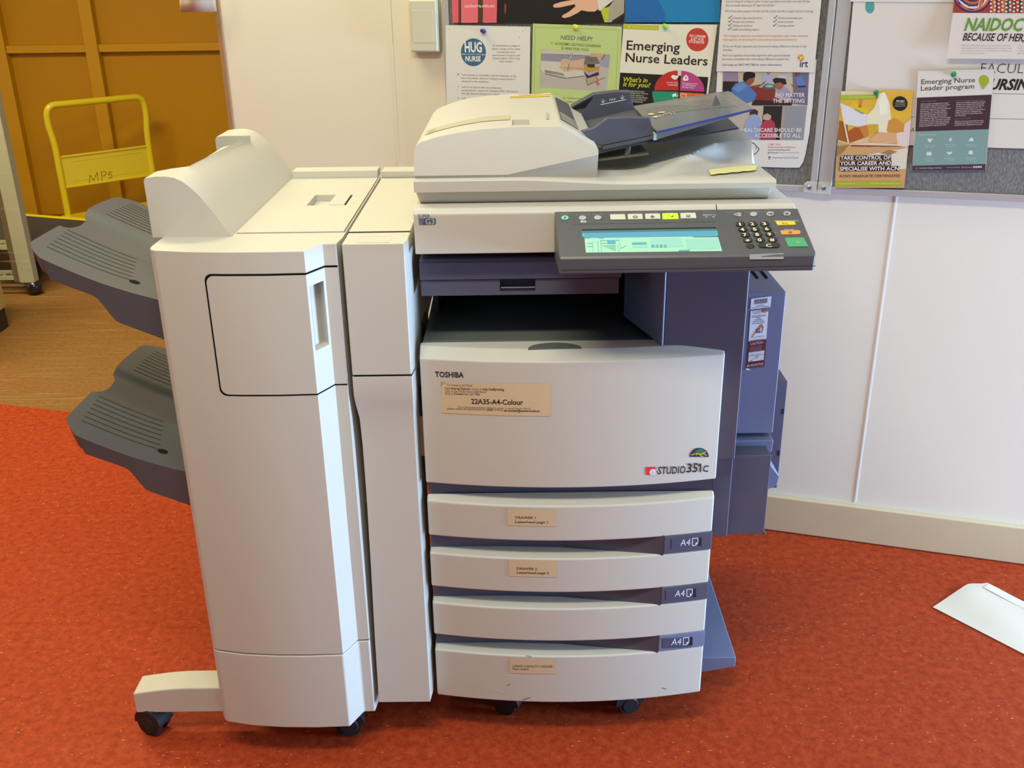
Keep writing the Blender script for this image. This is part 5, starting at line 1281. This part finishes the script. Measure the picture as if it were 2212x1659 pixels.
pr.poly([Z(95, 740), Z(520, 760), Z(1060, 900), Z(1060, 1070), Z(640, 1130), Z(180, 1030), Z(85, 930)], 'c6bfb2', 2)
pr.poly([Z(530, 800), Z(560, 705), Z(650, 690), Z(830, 750), Z(1060, 680), Z(1060, 960), Z(830, 950), Z(700, 985), Z(590, 975), Z(545, 900)], 'c9a383', 3)
pr.line([Z(790, 565), Z(690, 960)], 2.6, '8a8480', 4); pr.line([Z(782, 575), Z(720, 800)], 1.0, 'd8d2cc', 5)
pr.text('A+ Academic Editing', *Z(500, 905), Z(1030, 0)[0], 3.8, 'a07a60', 4, 0.1, sk=2.4)
for i in range(11): pr.line([Z(190+i*42, 950+i*9), Z(215+i*42, 1030+i*11)], 0.8, '6a655c', 4)
pr.line([Z(180, 1030), Z(640, 1130), Z(1060, 1075)], 1.2, '55503f', 4); pr.poly([Z(180, 940), Z(600, 1020), Z(600, 1060), Z(180, 1000)], '8f8878', 3)
pr.poly([Z(1100, 640), Z(1350, 655), Z(1410, 800), Z(1050, 825)], '6d675f', 5); pr.poly([Z(1130, 820), Z(1300, 815), Z(1300, 880), Z(1220, 890), Z(1130, 870)], '2f2a26', 5)
pr.poly([Z(1060, 830), Z(1130, 860), Z(1240, 900), Z(1410, 850), Z(1400, 920), Z(1150, 1005), Z(1060, 920)], 'b98a28', 4)
pr.poly([Z(1040, 910), Z(1150, 1005), Z(1390, 935), Z(1390, 965), Z(1165, 1075), Z(1040, 960)], 'a798b8', 5); pr.poly([Z(1050, 965), Z(1165, 1075), Z(1385, 985), Z(1390, 1060), Z(1120, 1130)], '4a2430', 4)
pr.poly([Z(1060, 1040), Z(1110, 1140), Z(1320, 1110), Z(1310, 1170), Z(1140, 1280)], 'a39a7c', 3); pr.line([Z(1110, 1140), Z(1140, 1285), Z(1520, 1110)], 1.2, '6a634a', 4)
pr.line([Z(1330, 1090), Z(1360, 1150), Z(1340, 1210), Z(1370, 1290)], 2.2, 'cf4a34', 5); pr.line([Z(1350, 1210), Z(1410, 1270)], 2.0, 'cf4a34', 6); pr.line([Z(1215, 715), Z(1240, 720)], 2, '2f2a26', 6)
pr.text('A+ Canberra based company', 1216, 212.6, 1292, 3.4, '6a7448', 2, 0.2, sk=3.2); pr.text('writing, editing, proof reading', 1220, 220.5, 1300, 3.4, '6a7448', 2, 0.2, sk=3.2)
done(pr)

# Emerging Nurse Leaders flyer
pr = poster('flyer', 'white and black flyer with bold black heading and a coloured wheel', [(1347.4, 51.7), (1549.7, 53), (1513, 335), (1325, 330)], 'ddd6c0', 0.0011)
pr.poly([(1348, 52), (1424, 55.7), (1423.3, 65.6), (1347, 62.3)], 'b3b52a', 1); pr.text('Australian College of Nursing', 1366, 59.5, 1420, 3.4, 'dede8c', 2, 0.1, sk=2.6); pr.ell(1360, 57.7, 2.6, 2.3, 'cccc66', 2)
pr.ell(1506.6, 85.6, 24, 25.2, 'c03a2e', 1, n=40)
pr.text('NO LONGER', 1489.7, 79.2, 1524.4, 5.2, 'ead9c8', 2, 0.9, sk=2.6); pr.text('JUST FOR', 1491.9, 86.3, 1520.6, 5.2, 'ead9c8', 2, 0.9, sk=2.1); pr.text('STUDENTS!', 1488, 92, 1521, 5.2, 'ead9c8', 2, 0.9, sk=2.8)
pr.text('Emerging', 1353.6, 107, 1468.5, 19.6, '2a2320', 2, 0.55, sk=4.8); pr.text('Nurse Leaders', 1351.4, 133, 1528.2, 19.2, '2a2320', 2, 0.55, sk=8.4)
pr.poly([(1340, 156.6), (1530.4, 166.4), (1513, 318), (1327.5, 312)], '211a17', 1)
pr.text("What's in", 1347, 176, 1399, 9.8, 'c3c42e', 2, 0.7, True, sk=2.2); pr.text('it for you?', 1346, 186, 1405, 9.8, 'c3c42e', 2, 0.7, True, sk=3)
for i, t in enumerate(("ACN's Emerging Nurse Leader", 'program empowers current', 'and future nurse leaders to', 'reach their goals and aspirations', 'for personal and professional', 'growth and development')): pr.text(t, 1345-i*.9, 196.6+i*4.4, 1345+(48, 55, 46, 54, 50, 44)[i], 3, 'cfc8bc', 2, 0.5, sk=2.8)
cx, cy = 1467.5, 196.5
pr.ell(cx-1.4, cy-1.6, 52.5, 43, 'bb2f27', 2, 180, 268, n=20); pr.ell(cx+1.6, cy-1.0, 52.5, 43, 'b0417c', 2, 273, 363, n=20)
pr.ell(cx-2.2, cy+1.4, 56, 62, '2b8a68', 2, 92, 181, n=20); pr.ell(cx+1.0, cy+2.2, 52, 62, 'd9642a', 2, 3, 90, n=20)
pr.line([(1470.8, 152.5), (1470.3, 163)], 2, 'ddd6c0', 3)
pr.poly([(1450, 164), (1455, 161), (1460, 163.5), (1465, 162), (1466, 166.5), (1460.5, 171.5), (1457, 172), (1451, 168)], 'e4dccb', 3); pr.poly([(1475, 172.5), (1476, 167), (1481, 161.5), (1485, 163), (1488, 170), (1486, 174), (1478, 174.5)], 'e4dccb', 3); pr.ell(1482, 168, 2, 2.6, 'b87a94', 4)
pr.text('12 month ACN', 1440, 179, 1464, 3, 'e8d4c8', 3, 0.7, sk=1.2); pr.text('membership', 1442.5, 184, 1464, 3, 'e8d4c8', 3, 0.7, sk=1)
for i, (t, x1) in enumerate((('Full registration for', 1507), ('the ACN National', 1503), ('Nursing Forum', 1499))): pr.text(t, 1473.5, 180.6+i*4.2, x1, 3, 'e8d4d8', 3, 0.7, sk=2)
pr.poly([(1451, 205), (1455, 202.5), (1461, 201), (1462, 208.5), (1456, 208), (1454.5, 210), (1452.5, 209.5), (1453.5, 207)], 'e4e4d8', 3); pr.line([(1464, 203), (1465.3, 206), (1464, 209)], 1.1, 'e4e4d8', 3)
pr.line([(1476, 212), (1470.5, 206), (1471.5, 202.5), (1475, 202), (1477, 204.5), (1480, 202.5), (1483, 204), (1483, 208), (1476.5, 213)], 1.2, 'ecd9c0', 3)
done(pr)

# nurses' day poster below, then the care notice overlapping it
pr = poster('poster', 'poster with two photographs of nurses, half hidden behind the feeder tray', [(1551.5, 130), (1764, 128), (1755, 231.5), (1748, 290), (1739.6, 334), (1735, 350), (1727, 361.8), (1700, 362), (1651, 360.4), (1536, 356), (1545, 231)], 'd8d2cb', 0.0007)
Z = lambda x, y: (1540+x/7.213, 140+y/7.213)
pr.poly([Z(160, 60), Z(1500, 80), Z(1470, 632), Z(145, 622)], 'b9ac93', 1)
pr.poly([Z(160, 60), Z(390, 60), Z(400, 270), Z(155, 250)], '8f7b90', 2); pr.poly([Z(155, 255), Z(400, 260), Z(380, 420), Z(150, 430)], '2a1e1e', 2)
pr.poly([Z(1240, 60), Z(1500, 80), Z(1475, 630), Z(1180, 600), Z(1250, 420)], '6d6478', 2)
pr.poly([Z(560, 330), Z(980, 380), Z(960, 500), Z(1240, 600), Z(1230, 632), Z(600, 632), Z(640, 500)], '7d3022', 2); pr.poly([Z(620, 540), Z(960, 560), Z(1230, 580), Z(1220, 630), Z(620, 630)], '35201c', 3)
pr.poly([Z(290, 370), Z(350, 290), Z(480, 250), Z(560, 320), Z(680, 450), Z(650, 560), Z(520, 600), Z(300, 470)], '4f6fa8', 3); pr.poly([Z(300, 370), Z(440, 260), Z(540, 330), Z(400, 430)], '6483b4', 4)
pr.poly([Z(470, 230), Z(480, 130), Z(560, 100), Z(660, 130), Z(660, 190), Z(560, 215), Z(500, 270)], '1e1616', 5); pr.poly([Z(500, 260), Z(560, 205), Z(650, 190), Z(640, 260), Z(580, 330), Z(520, 300)], '8a4c38', 4)
pr.poly([Z(600, 330), Z(760, 300), Z(830, 240), Z(800, 290), Z(690, 360)], '7d4434', 4)
pr.poly([Z(770, 340), Z(840, 290), Z(980, 310), Z(960, 390), Z(800, 370)], '35625f', 4); pr.ell(*Z(880, 330), 9, 3, 'a8a49a', 5); pr.poly([Z(780, 130), Z(840, 110), Z(940, 170), Z(920, 300), Z(760, 280)], 'a8a2b8', 3); pr.poly([Z(830, 60), Z(900, 60), Z(900, 130), Z(850, 165)], 'b0705e', 4)
pr.poly([Z(990, 190), Z(1000, 160), Z(1160, 170), Z(1150, 220)], 'bcb4c0', 5); pr.poly([Z(930, 230), Z(980, 200), Z(1130, 215), Z(1150, 300), Z(1050, 320), Z(960, 290)], '2a1a18', 4); pr.poly([Z(960, 290), Z(1050, 270), Z(1110, 310), Z(1060, 390), Z(980, 370)], '9a5a44', 5)
pr.poly([Z(990, 400), Z(1120, 330), Z(1210, 420), Z(1200, 520), Z(1000, 500)], '9c8fa8', 3); pr.poly([Z(1280, 200), Z(1380, 170), Z(1450, 320), Z(1330, 350)], '5878ac', 4); pr.poly([Z(1320, 330), Z(1445, 320), Z(1440, 345), Z(1325, 350)], '22243a', 5); pr.poly([Z(1265, 60), Z(1370, 60), Z(1360, 150), Z(1290, 190)], '7a4a3a', 4); pr.poly([Z(1220, 310), Z(1290, 290), Z(1310, 340), Z(1260, 360)], '8a5a48', 4)
pr.text('NO MATTER', 1676.6, 208.9, 1738.3, 7.8, 'd6cfd2', 7, 1.1); pr.text('THE SETTING', 1669, 221.4, 1737.6, 7.8, 'd6cfd2', 7, 1.1)
pr.poly([Z(145, 636), Z(1470, 634), Z(1412, 1172), Z(120, 1165)], '9c938c', 1)
pr.poly([Z(150, 640), Z(790, 640), Z(770, 1165), Z(130, 1165)], 'b3a898', 2); pr.poly([Z(790, 640), Z(1085, 640), Z(1045, 1170), Z(740, 1168)], '2b2220', 2); pr.poly([Z(1085, 640), Z(1130, 640), Z(1090, 1170), Z(1042, 1170)], 'a39080', 3); pr.poly([Z(1130, 650), Z(1440, 650), Z(1390, 1170), Z(1088, 1170)], '8b8c90', 3)
pr.poly([Z(500, 900), Z(560, 800), Z(640, 765), Z(720, 800), Z(760, 900), Z(730, 1168), Z(500, 1120), Z(470, 1070)], '8f9cc0', 4); pr.poly([Z(570, 780), Z(580, 710), Z(650, 685), Z(705, 720), Z(700, 780), Z(640, 765)], '3a2a28', 5)
pr.poly([Z(740, 960), Z(800, 870), Z(900, 850), Z(960, 890), Z(990, 1040), Z(980, 1168), Z(730, 1168)], 'a8364a', 5); pr.poly([Z(780, 850), Z(790, 780), Z(850, 755), Z(910, 790), Z(900, 850), Z(840, 862)], 'b39c84', 6); pr.poly([Z(470, 980), Z(500, 960), Z(490, 1090), Z(465, 1080)], 'b87a6a', 5); pr.poly([Z(690, 950), Z(770, 980), Z(700, 985)], 'b87a6a', 6)
pr.text('HEALTHCARE SHOULD BE', 1601.7, 284.6, 1731.3, 8, 'd6cfd0', 7, 1.1); pr.text('ACCESSIBLE TO ALL', 1629.4, 296.4, 1730, 8, 'd6cfd0', 7, 1.1)
pr.text('12 MAY 2018', 1659, 313.4, 1685.6, 3.6, 'cc6a60', 2, 0.3); pr.text('INTERNATIONAL NURSES DAY', 1659, 319.8, 1720, 3.6, 'cc6a60', 2, 0.3); pr.text('www.icnvoicetolead.com', 1658.5, 325, 1707, 3.4, '5a5656', 2, 0.4); pr.text('#ICNurses', 1658.5, 331, 1680, 3.4, '5a5656', 2, 0.5); pr.text('#VoiceToLead #IND2018', 1681, 331, 1725, 3.4, 'a39d99', 2, 0.1)
pr.poly([Z(855, 1430), Z(908, 1430), Z(885, 1450), Z(882, 1465), Z(878, 1450)], '2a2858', 2); pr.line([Z(862, 1468), Z(898, 1468)], .8, '2a2858', 2); pr.text('International Council of Nurses', 1669, 341.8, 1725, 3.4, '6a6888', 2, 0.2)
pr.line([Z(560, 1200), Z(640, 1222), Z(722, 1310), Z(690, 1360), Z(640, 1400)], 1.6, '3a3648', 2); pr.line([Z(670, 1275), Z(680, 1295), Z(672, 1312)], 1.2, '5a5668', 2)
done(pr)
pr = poster('notice', 'white care worker notice with ticked list and orange lines, overlapping the nurses poster', [(1569, -120), (1787, -120), (1758.5, 156.3), (1548, 153.6)], 'd8cfc3', 0.0034)
g = '86807c'
for t, x0, x1, y, c in (("If you're looking for a change in career or want to get back to work after some time off, then", 1568.4, 1749.6, 5, g), ('why not consider becoming an IRT Aged Care Worker?', 1568, 1673.7, 13.6, g), ('IRT at Home allows people to live their best life at home and offers a range of services, including:', 1566.8, 1757, 26.2, g),
    ('Domestic help around the home', 1584, 1646.6, 40.8, g), ('Personal care assistance', 1583.3, 1630, 49, g), ('Getting out and about', 1583, 1625.5, 57.3, g), ('Health and wellbeing support', 1582.6, 1640, 65.6, g), ('Clinical and dementia care', 1680.7, 1732.8, 40.8, g), ('Social connection', 1680, 1714.5, 49, g), ('Concierge services', 1679, 1715.5, 57.3, g),
    ("We're looking for people who are professional and compassionate, eager to learn, passionate", 1563.6, 1744.7, 79.2, 'd68a68'), ('about aged care, and are looking for a career pathway and personal development.', 1563, 1721.5, 87.4, 'd68a68'),
    ("IRT has over 45 years' experience and is committed to making a difference to the lives of older", 1562, 1743.7, 102, g), ('Australians.', 1561.4, 1583, 109.8, g), ('Work in an organisation that provides support for staff to grow and develop', 1560.8, 1706.8, 121.4, g), ("and receive a competitive salary while making a difference in people's lives.", 1560, 1705.5, 129.4, g), ('Call today on 0457 499 788 for more information.', 1559.5, 1690, 141.8, '6a7096')):
    pr.text(t, x0, y, x1, 4.6, c, 2, 0.3 if c == g else 0.5)
for x, y in ((1574, 33), (1574, 41.3), (1573.3, 49.7), (1572.7, 58), (1671.5, 33), (1670.5, 41.3), (1670, 49.7)): pr.line([(x, y+3.6), (x+2.4, y+6.6), (x+8, y)], 1.3, '5c5a5a', 2)
for i in range(10):
    a = 2*math.pi*i/10; pr.ell(1730.5+5*math.cos(a), 124.2+5*math.sin(a), 2.2, 2.2, ('d9b63a', 'd8963a', 'cf6a3a')[i % 3], 2+i % 2, n=12)
pr.ell(1730.5, 124.5, 2.6, 2.6, 'e8d49a', 4, n=14); pr.text('irt', 1727.4, 144.3, 1745.3, 14.6, '4a4a66', 2, 1.0)
done(pr)

# large faculty sheet on the right board, with smaller flyers over it
pr = poster('poster', 'large blank white faculty poster partly covered by three smaller posters', [(1845, -20), (2420, -60), (2400, 326), (1963, 313.6), (1816, 309)], 'd9cfc3', 0.0012)
pr.text('FACULTY OF', 2117.4, 157.3, 2298, 20.5, '4a4242', 2, -0.6, sk=2.2); pr.text('NURSING', 2112.5, 192.4, 2243, 21.5, '241c1c', 2, 1.6, True, sk=1.6)
pr.line([(1965, 252.5), (2138, 256), (2330, 259)], 1, '6a5f58', 1); pr.line([(2060, 200.5), (2330, 205)], 1, '6a5f58', 1)
pr.text('ACADEMIC', 1966, 284.8, 2040, 9, '5a524e', 2, -0.2, sk=2)
pr.ell(1879, 14, 10, 15, '4f9a92', 1, n=24)
done(pr)
pr = poster('paper_sheet', 'plain white sheet whose lower edge shows above the large faculty poster', [(1838, -110), (2062, -110), (2059, 5.2), (1837, 3.4)], 'd9d2c6', 0.0030); done(pr)
pr = poster('flyer', 'small flyer with sunlit orange photograph and white slogan on black bars', [(1817.3, 196.2), (1972.6, 194.2), (1953.2, 404.8), (1802.8, 404.8)], 'd9b98c', 0.0042)
Z = lambda x, y: (1800+x/7.215, 190+y/7.215)
pr.poly([Z(120, 45), Z(1245, 30), Z(1190, 700), Z(60, 800)], 'd8a93c', 1)
pr.poly([Z(95, 500), Z(220, 540), Z(240, 850), Z(65, 800)], '9a5a20', 2); pr.poly([Z(125, 45), Z(700, 40), Z(690, 110), Z(120, 110)], 'dcc9a0', 2)
pr.poly([Z(105, 230), Z(330, 320), Z(560, 420), Z(520, 620), Z(180, 560)], 'd8d2d4', 3); pr.poly([Z(300, 200), Z(560, 330), Z(600, 390), Z(440, 400), Z(250, 290)], 'd9b818', 3); pr.poly([Z(400, 110), Z(470, 110), Z(440, 300), Z(390, 300)], 'cf8430', 3)
pr.poly([Z(520, 430), Z(640, 300), Z(700, 120), Z(800, 60), Z(880, 250), Z(900, 470), Z(840, 690), Z(700, 690), Z(700, 560), Z(520, 560)], 'e3d9b8', 4); pr.poly([Z(700, 90), Z(800, 60), Z(860, 200), Z(840, 400), Z(720, 420)], 'ebe4c6', 5)
pr.poly([Z(860, 500), Z(980, 470), Z(1110, 560), Z(1090, 690), Z(830, 665)], 'c98a38', 5); pr.poly([Z(870, 440), Z(900, 370), Z(1050, 360), Z(1080, 480), Z(980, 470)], 'd9b02c', 3); pr.poly([Z(1100, 560), Z(1210, 480), Z(1190, 740), Z(1080, 700)], 'd9c3b4', 4)
pr.poly([Z(540, 580), Z(700, 570), Z(705, 680), Z(560, 720)], 'c9a032', 4); pr.poly([Z(205, 690), Z(330, 610), Z(400, 610), Z(480, 770), Z(230, 860)], 'a8541f', 5); pr.poly([Z(400, 600), Z(520, 570), Z(550, 740), Z(480, 780)], 'c47a30', 5); pr.poly([Z(120, 350), Z(140, 340), Z(250, 860), Z(225, 860)], 'e3cdb0', 6)
pr.poly([Z(65, 820), Z(260, 880), Z(1170, 910), Z(1105, 1550), Z(20, 1550)], 'c99a64', 2); pr.poly([Z(560, 800), Z(700, 680), Z(980, 700), Z(1000, 860), Z(600, 860)], 'd3a274', 6); pr.poly([Z(980, 700), Z(1040, 680), Z(1190, 690), Z(1175, 900), Z(1000, 880)], 'd9c6bc', 6)
pr.poly([Z(255, 870), Z(560, 850), Z(1010, 870), Z(1160, 905), Z(1160, 925), Z(270, 890)], 'e0c8a8', 7); pr.poly([Z(275, 880), Z(980, 895), Z(1160, 915), Z(980, 912), Z(280, 905)], '8a4426', 8); pr.line([Z(470, 890), Z(520, 940), Z(700, 910), Z(860, 830)], 1, 'e0c8b0', 8)
pr.poly([Z(500, 1040), Z(820, 980), Z(1160, 930), Z(1130, 1250), Z(900, 1280), Z(900, 1060)], 'd9cdb8', 3); pr.poly([Z(720, 1010), Z(880, 960), Z(1000, 985), Z(880, 1040)], 'a3744a', 4); pr.poly([Z(60, 900), Z(250, 880), Z(150, 1000), Z(50, 1060)], '9a7446', 3)
pr.poly([Z(118, 108), Z(675, 95), Z(670, 165), Z(112, 180)], 'a4b22a', 6); pr.text('Australian College of Nursing', *Z(250, 150), Z(640, 0)[0], 3, 'd5d98c', 7, 0.1, sk=-1.4)
pr.ell(*Z(1040, 238), 16, 15.8, '1e1712', 6)
pr.text('FEE-HELP', *Z(980, 212), Z(1108, 0)[0], 3.4, 'e8e0d8', 7, 0.7); 
for i, (t, a, b) in enumerate((('is now available for', 955, 1128), ('all of our graduate', 965, 1118), ('certificate courses', 950, 1125))): pr.text(t, *Z(a, 236+i*24), Z(b, 0)[0], 2.2, 'b8aea6', 7, 0.3)
for (a, b, c, d, t) in (((108, 1047), (900, 1040), (895, 1113), (103, 1120), 'TAKE CONTROL OF'), ((102, 1132), (908, 1126), (903, 1198), (97, 1206), 'YOUR CAREER AND'), ((97, 1216), (1028, 1210), (1024, 1284), (93, 1291), 'SPECIALISE WITH ACN')):
    pr.poly([Z(*a), Z(*b), Z(*c), Z(*d)], '2a1e1a', 9); pr.text(t, *Z(d[0]+6, d[1]-10), Z(c[0]-6, 0)[0], 7.6, 'e8ddd8', 10, 1.0, sk=-.9)
pr.text("ACN'S GRADUATE CERTIFICATES", *Z(90, 1385), Z(1040, 0)[0], 5.2, '5a3420', 9, 0.6, sk=-.6)
pr.poly([Z(30, 1452), Z(1070, 1447), Z(1065, 1510), Z(22, 1517)], 'a4ae1e', 9); pr.text('Advancing nurse leadership', *Z(80, 1490), Z(335, 0)[0], 2.6, 'dade9a', 10, 0.2); pr.text('Scholarships available | www.acn.edu.au', *Z(570, 1486), Z(1045, 0)[0], 2.6, 'dade9a', 10, 0.2)
done(pr)
pr = poster('flyer', 'small flyer with lime light bulb above dark maroon and teal blocks', [(1982.9, 152.8), (2147.5, 149), (2128.4, 366), (1970, 366.5)], 'd8cfc4', 0.0050)
Z = lambda x, y: (1960+x/7.214, 150+y/7.214)
pr.text('Emerging Nurse', *Z(212, 226), Z(1050, 0)[0], 10.2, '55504c', 2, 0.4, sk=-4.5); pr.text('Leader program', *Z(205, 326), Z(1035, 0)[0], 10.2, '55504c', 2, 0.4, sk=-4.6)
pr.ell(*Z(1188, 165), 11.2, 11.4, '9aa826', 1); pr.poly([Z(1118, 205), Z(1260, 200), Z(1215, 262), Z(1145, 265)], '9aa826', 2)
for i in range(3): pr.line([Z(1140+i*8, 272+i*13), Z(1212-i*8, 268+i*13)], 1.1, '9aa83a', 2)
pr.poly([Z(148, 435), Z(1310, 387), Z(1265, 925), Z(120, 960)], '42292e', 1); pr.poly([Z(120, 960), Z(1265, 925), Z(1217, 1466), Z(77, 1492)], '7d988f', 1); pr.poly([Z(77, 1492), Z(1217, 1466), Z(1209, 1560), Z(72, 1562)], '47303c', 1)
ls = (("ACN's prestigious Emerging Nurse Leader", .92), ('(ENL) program empowers current and future', .97), ('nurse leaders to achieve their goals and', .87), ('aspirations through personal and professional', 1), ('development. This two stage program', .85), ('allows participants to develop their skills', .89), ('and confidence through a blend of formal', .90), ('education, self reflection, mentoring and', .88), ('action based learning. ENLs receive invaluable', 1.02), ('opportunities to make connections and create', 1.02), ('a name for themselves within the profession', .99), ('Entry to the program is merit based and all', .97), ('program benefits are supported by ACN.', .90))
for i, (t, wd) in enumerate(ls): x, y = Z(205-i*1.9, 545+i*28.3); pr.text(t, x, y, x+65*wd, 2.5, 'cdbdb6', 2, 0.5, sk=-3.2*wd)
for i, (t, wd) in enumerate((('If you are an ambitious go-getter looking to', 1), ('advance your nursing career and become', .96), ('the best nurse leader you can be then this', .96), ('is the perfect opportunity for you. The', .88), ('program is open to nurses of various years', 1), ('stages, from final year undergraduates', .88), ('nursing students to nurses in their tenth', .93), ('year of practice.', .38))): x, y = Z(758-i*2.5, 522+i*29); pr.text(t, x, y, x+63*wd, 2.5, 'cdbdb6', 2, 0.5, sk=-2.2*wd)
for i, (t, wd) in enumerate((('Head to www.acn.edu.au/enl for more', 1), ('information and register your interest to be', 1), ('notified as soon as applications are open', .96))): x, y = Z(735-i*2.5, 812+i*29); pr.text(t, x, y, x+62*wd, 2.5, 'cdbdb6', 2, 0.5, sk=-2.2*wd)
for t, a, b, y in (('ABOUT THE PROGRAM', 210, 445, 502), ('COULD YOU BE OUR NEXT NURSE LEADER?', 765, 1195, 488), ('HOW TO GET INVOLVED', 738, 985, 772)): pr.text(t, *Z(a, y), Z(b, 0)[0], 1.9, '8f7a74', 2, 0.2, sk=-1.2)
pr.text('STAGES OF THE PROGRAM', *Z(175, 1022), Z(435, 0)[0], 2.6, 'c3cfc8', 2, 0.4, sk=-.8)
ic = 'd0d2c8'
for (x, y), k in zip(((348, 1095), (670, 1085), (990, 1082), (335, 1303), (653, 1293), (983, 1287)), range(6)):
    if k == 0: pr.poly([Z(x-40, y-15), Z(x-22, y-30), Z(x, y-15), Z(x+22, y-30), Z(x+40, y-15), Z(x+25, y+15), Z(x, y+38), Z(x-25, y+18)], ic, 2)
    elif k == 1: pr.ell(*Z(x, y), 3.2, 3.8, ic, 2); pr.ell(*Z(x+4, y-2), 1.3, 1.7, '9db0a6', 3)
    elif k == 2: pr.poly([Z(x-38, y+28), Z(x-28, y), Z(x, y-30), Z(x+24, y-18), Z(x+40, y+20), Z(x+20, y+30)], ic, 2)
    elif k == 3: pr.poly([Z(x-40, y+30), Z(x-38, y-12), Z(x-20, y-34), Z(x, y-16), Z(x+22, y-34), Z(x+38, y-12), Z(x+38, y+30)], ic, 2)
    elif k == 4: pr.poly([Z(x-48, y-8), Z(x-24, y-16), Z(x, y-10), Z(x+26, y-20), Z(x+46, y-12), Z(x+20, y+18), Z(x-6, y+26), Z(x-30, y+14)], ic, 2)
    else: pr.ell(*Z(x, y), 5, 4.6, ic, 2)
    for j in range(2): wd = (0.8, 0.6)[j]; pr.text(('Network with', 'like minds', 'Mentoring', 'program', 'Leadership and', 'skills training', 'Opportunities to', 'attend the forum', 'Networking with', 'nurse leaders', 'Personal coaching', 'and development')[k*2+j], *Z(x-110*wd, y+(88 if k < 3 else 92)+j*27), Z(x+110*wd, 0)[0], 2.1, 'bccac2', 2, 0.3, sk=-.5)
pr.ell(*Z(142, 1532), 2.4, 2.4, '7a6470', 2); pr.text('Australian College of Nursing', *Z(182, 1540), Z(525, 0)[0], 2.9, 'c3b4b8', 2, 0.4, sk=-.8); pr.text('www.acn.edu.au/enl', *Z(605, 1527), Z(810, 0)[0], 2.4, 'b8a8ac', 2, 0.3, sk=-.4); pr.text('#leadership', *Z(835, 1524), Z(1000, 0)[0], 2.4, 'b8a8ac', 2, 0.3)
for i in range(4): x, y = Z(1020+i*35, 1528-i*1); pr.rect(x, y, x+4, y-4, 'c9bcc0', 2)
done(pr)
# week poster, its lower left corner curling off the board
class Curl(Flat):
    def __init__(s, *a): super().__init__(*a); s.curved = True; s.rows = 10
    def at(s, u, v, off=0.0):
        t = max(0.0, min(1.0, (1.36-v)/0.20)); return s.o+s.es*u+s.et*v+s.n*(off+0.003+0.018*t*t)
WC = Curl(WA+WN*0.0236, WD, (0, 0, 1))
pr = Print(WC, 0.0040, 0.00012); pr._fin = ('poster', 'poster with colourful dotted artwork and green heading, curling off the right pinboard', 'poster', 'posters on the pinboards')
Z = lambda x, y: (2020+x/10.37, y/10.37)
for a, b in zip((-150, -60, 0, 30, 60, 92), (-60, 0, 30, 60, 92, 124.4)):
    e = lambda y: 2061.5-18.5*y/124.4
    pr.poly([(e(a), a), (2420, a*0.985), (2420, b*1.0+b*0.03), (e(b), b)], 'd8cec5', 0)
pr.poly([Z(520, -800), Z(3600, -800), Z(3600, 300), Z(380, 283)], '9a3a2a', 1)
cols = ('4a2a58', 'c8642c', 'd8c8d0', '33406a', 'c8642c', '5a2a48', 'd8ccd4', '2f4a52', 'd8701e')
for i, c in enumerate(cols):
    rx, ry = 46-i*4.6, 50-i*4.8
    pts = [(2100+rx*math.cos(a), min(27.5, -22+ry*math.sin(a)*1.0)) for a in [2*math.pi*k/36 for k in range(36)]]
    pr.poly([(max(x, 2056.6+(27.4-y)*.15), y) for x, y in pts], c, 2+i)
for j, c in enumerate(('c8702c', '7a2048', 'b8482a', 'c8702c', '2f4a58', 'c04a24', '6a3a2c', 'b83c2a', '3a4430', 'c8702c', '7a2a52', 'b8482a')):
    x = 2143+j*7.2; pr.poly([(x, -60), (x+7, -60), (x+6, 27.7), (x-1, 27.7)], c, 2)
for j in range(10):
    for k in range(12): pr.ell(2139+j*8.2+(k % 2), 24-k*8.2-(j % 2)*3, 2.5, 2.5, 'd8ccbc', 12, n=10)
pr.text('NAIDOC WEEK', 2080.8, 64.8, 2306, 25.5, '5f9030', 3, 1.2, True, sk=2); pr.text('BECAUSE OF HER, WE CAN!', 2077.4, 86.3, 2288, 15.4, '35241f', 3, 0.9, True, sk=3)
for i, wd in enumerate((1.0, 1.02, 1.03, .47)): pr.text(('NAIDOC Week 2018 celebrates the invaluable contributions', 'that Aboriginal and Torres Strait Islander women have made', 'and continue to make to our communities, our families, our', 'rich history and to our nation.')[i], 2075-i*.6, 98.5+i*5.4, 2075+106*wd, 3, 'b3a89f', 3, 0.0, sk=.4)
for i in range(4): pr.text(('The theme was chosen for', 'this year and recognises', 'women as pillars of our', 'society')[i], 2196-i*.4, 99+i*5.4, 2265, 3, 'b3a89f', 3, 0.0)
done(pr)
bpy.context.view_layer.update()
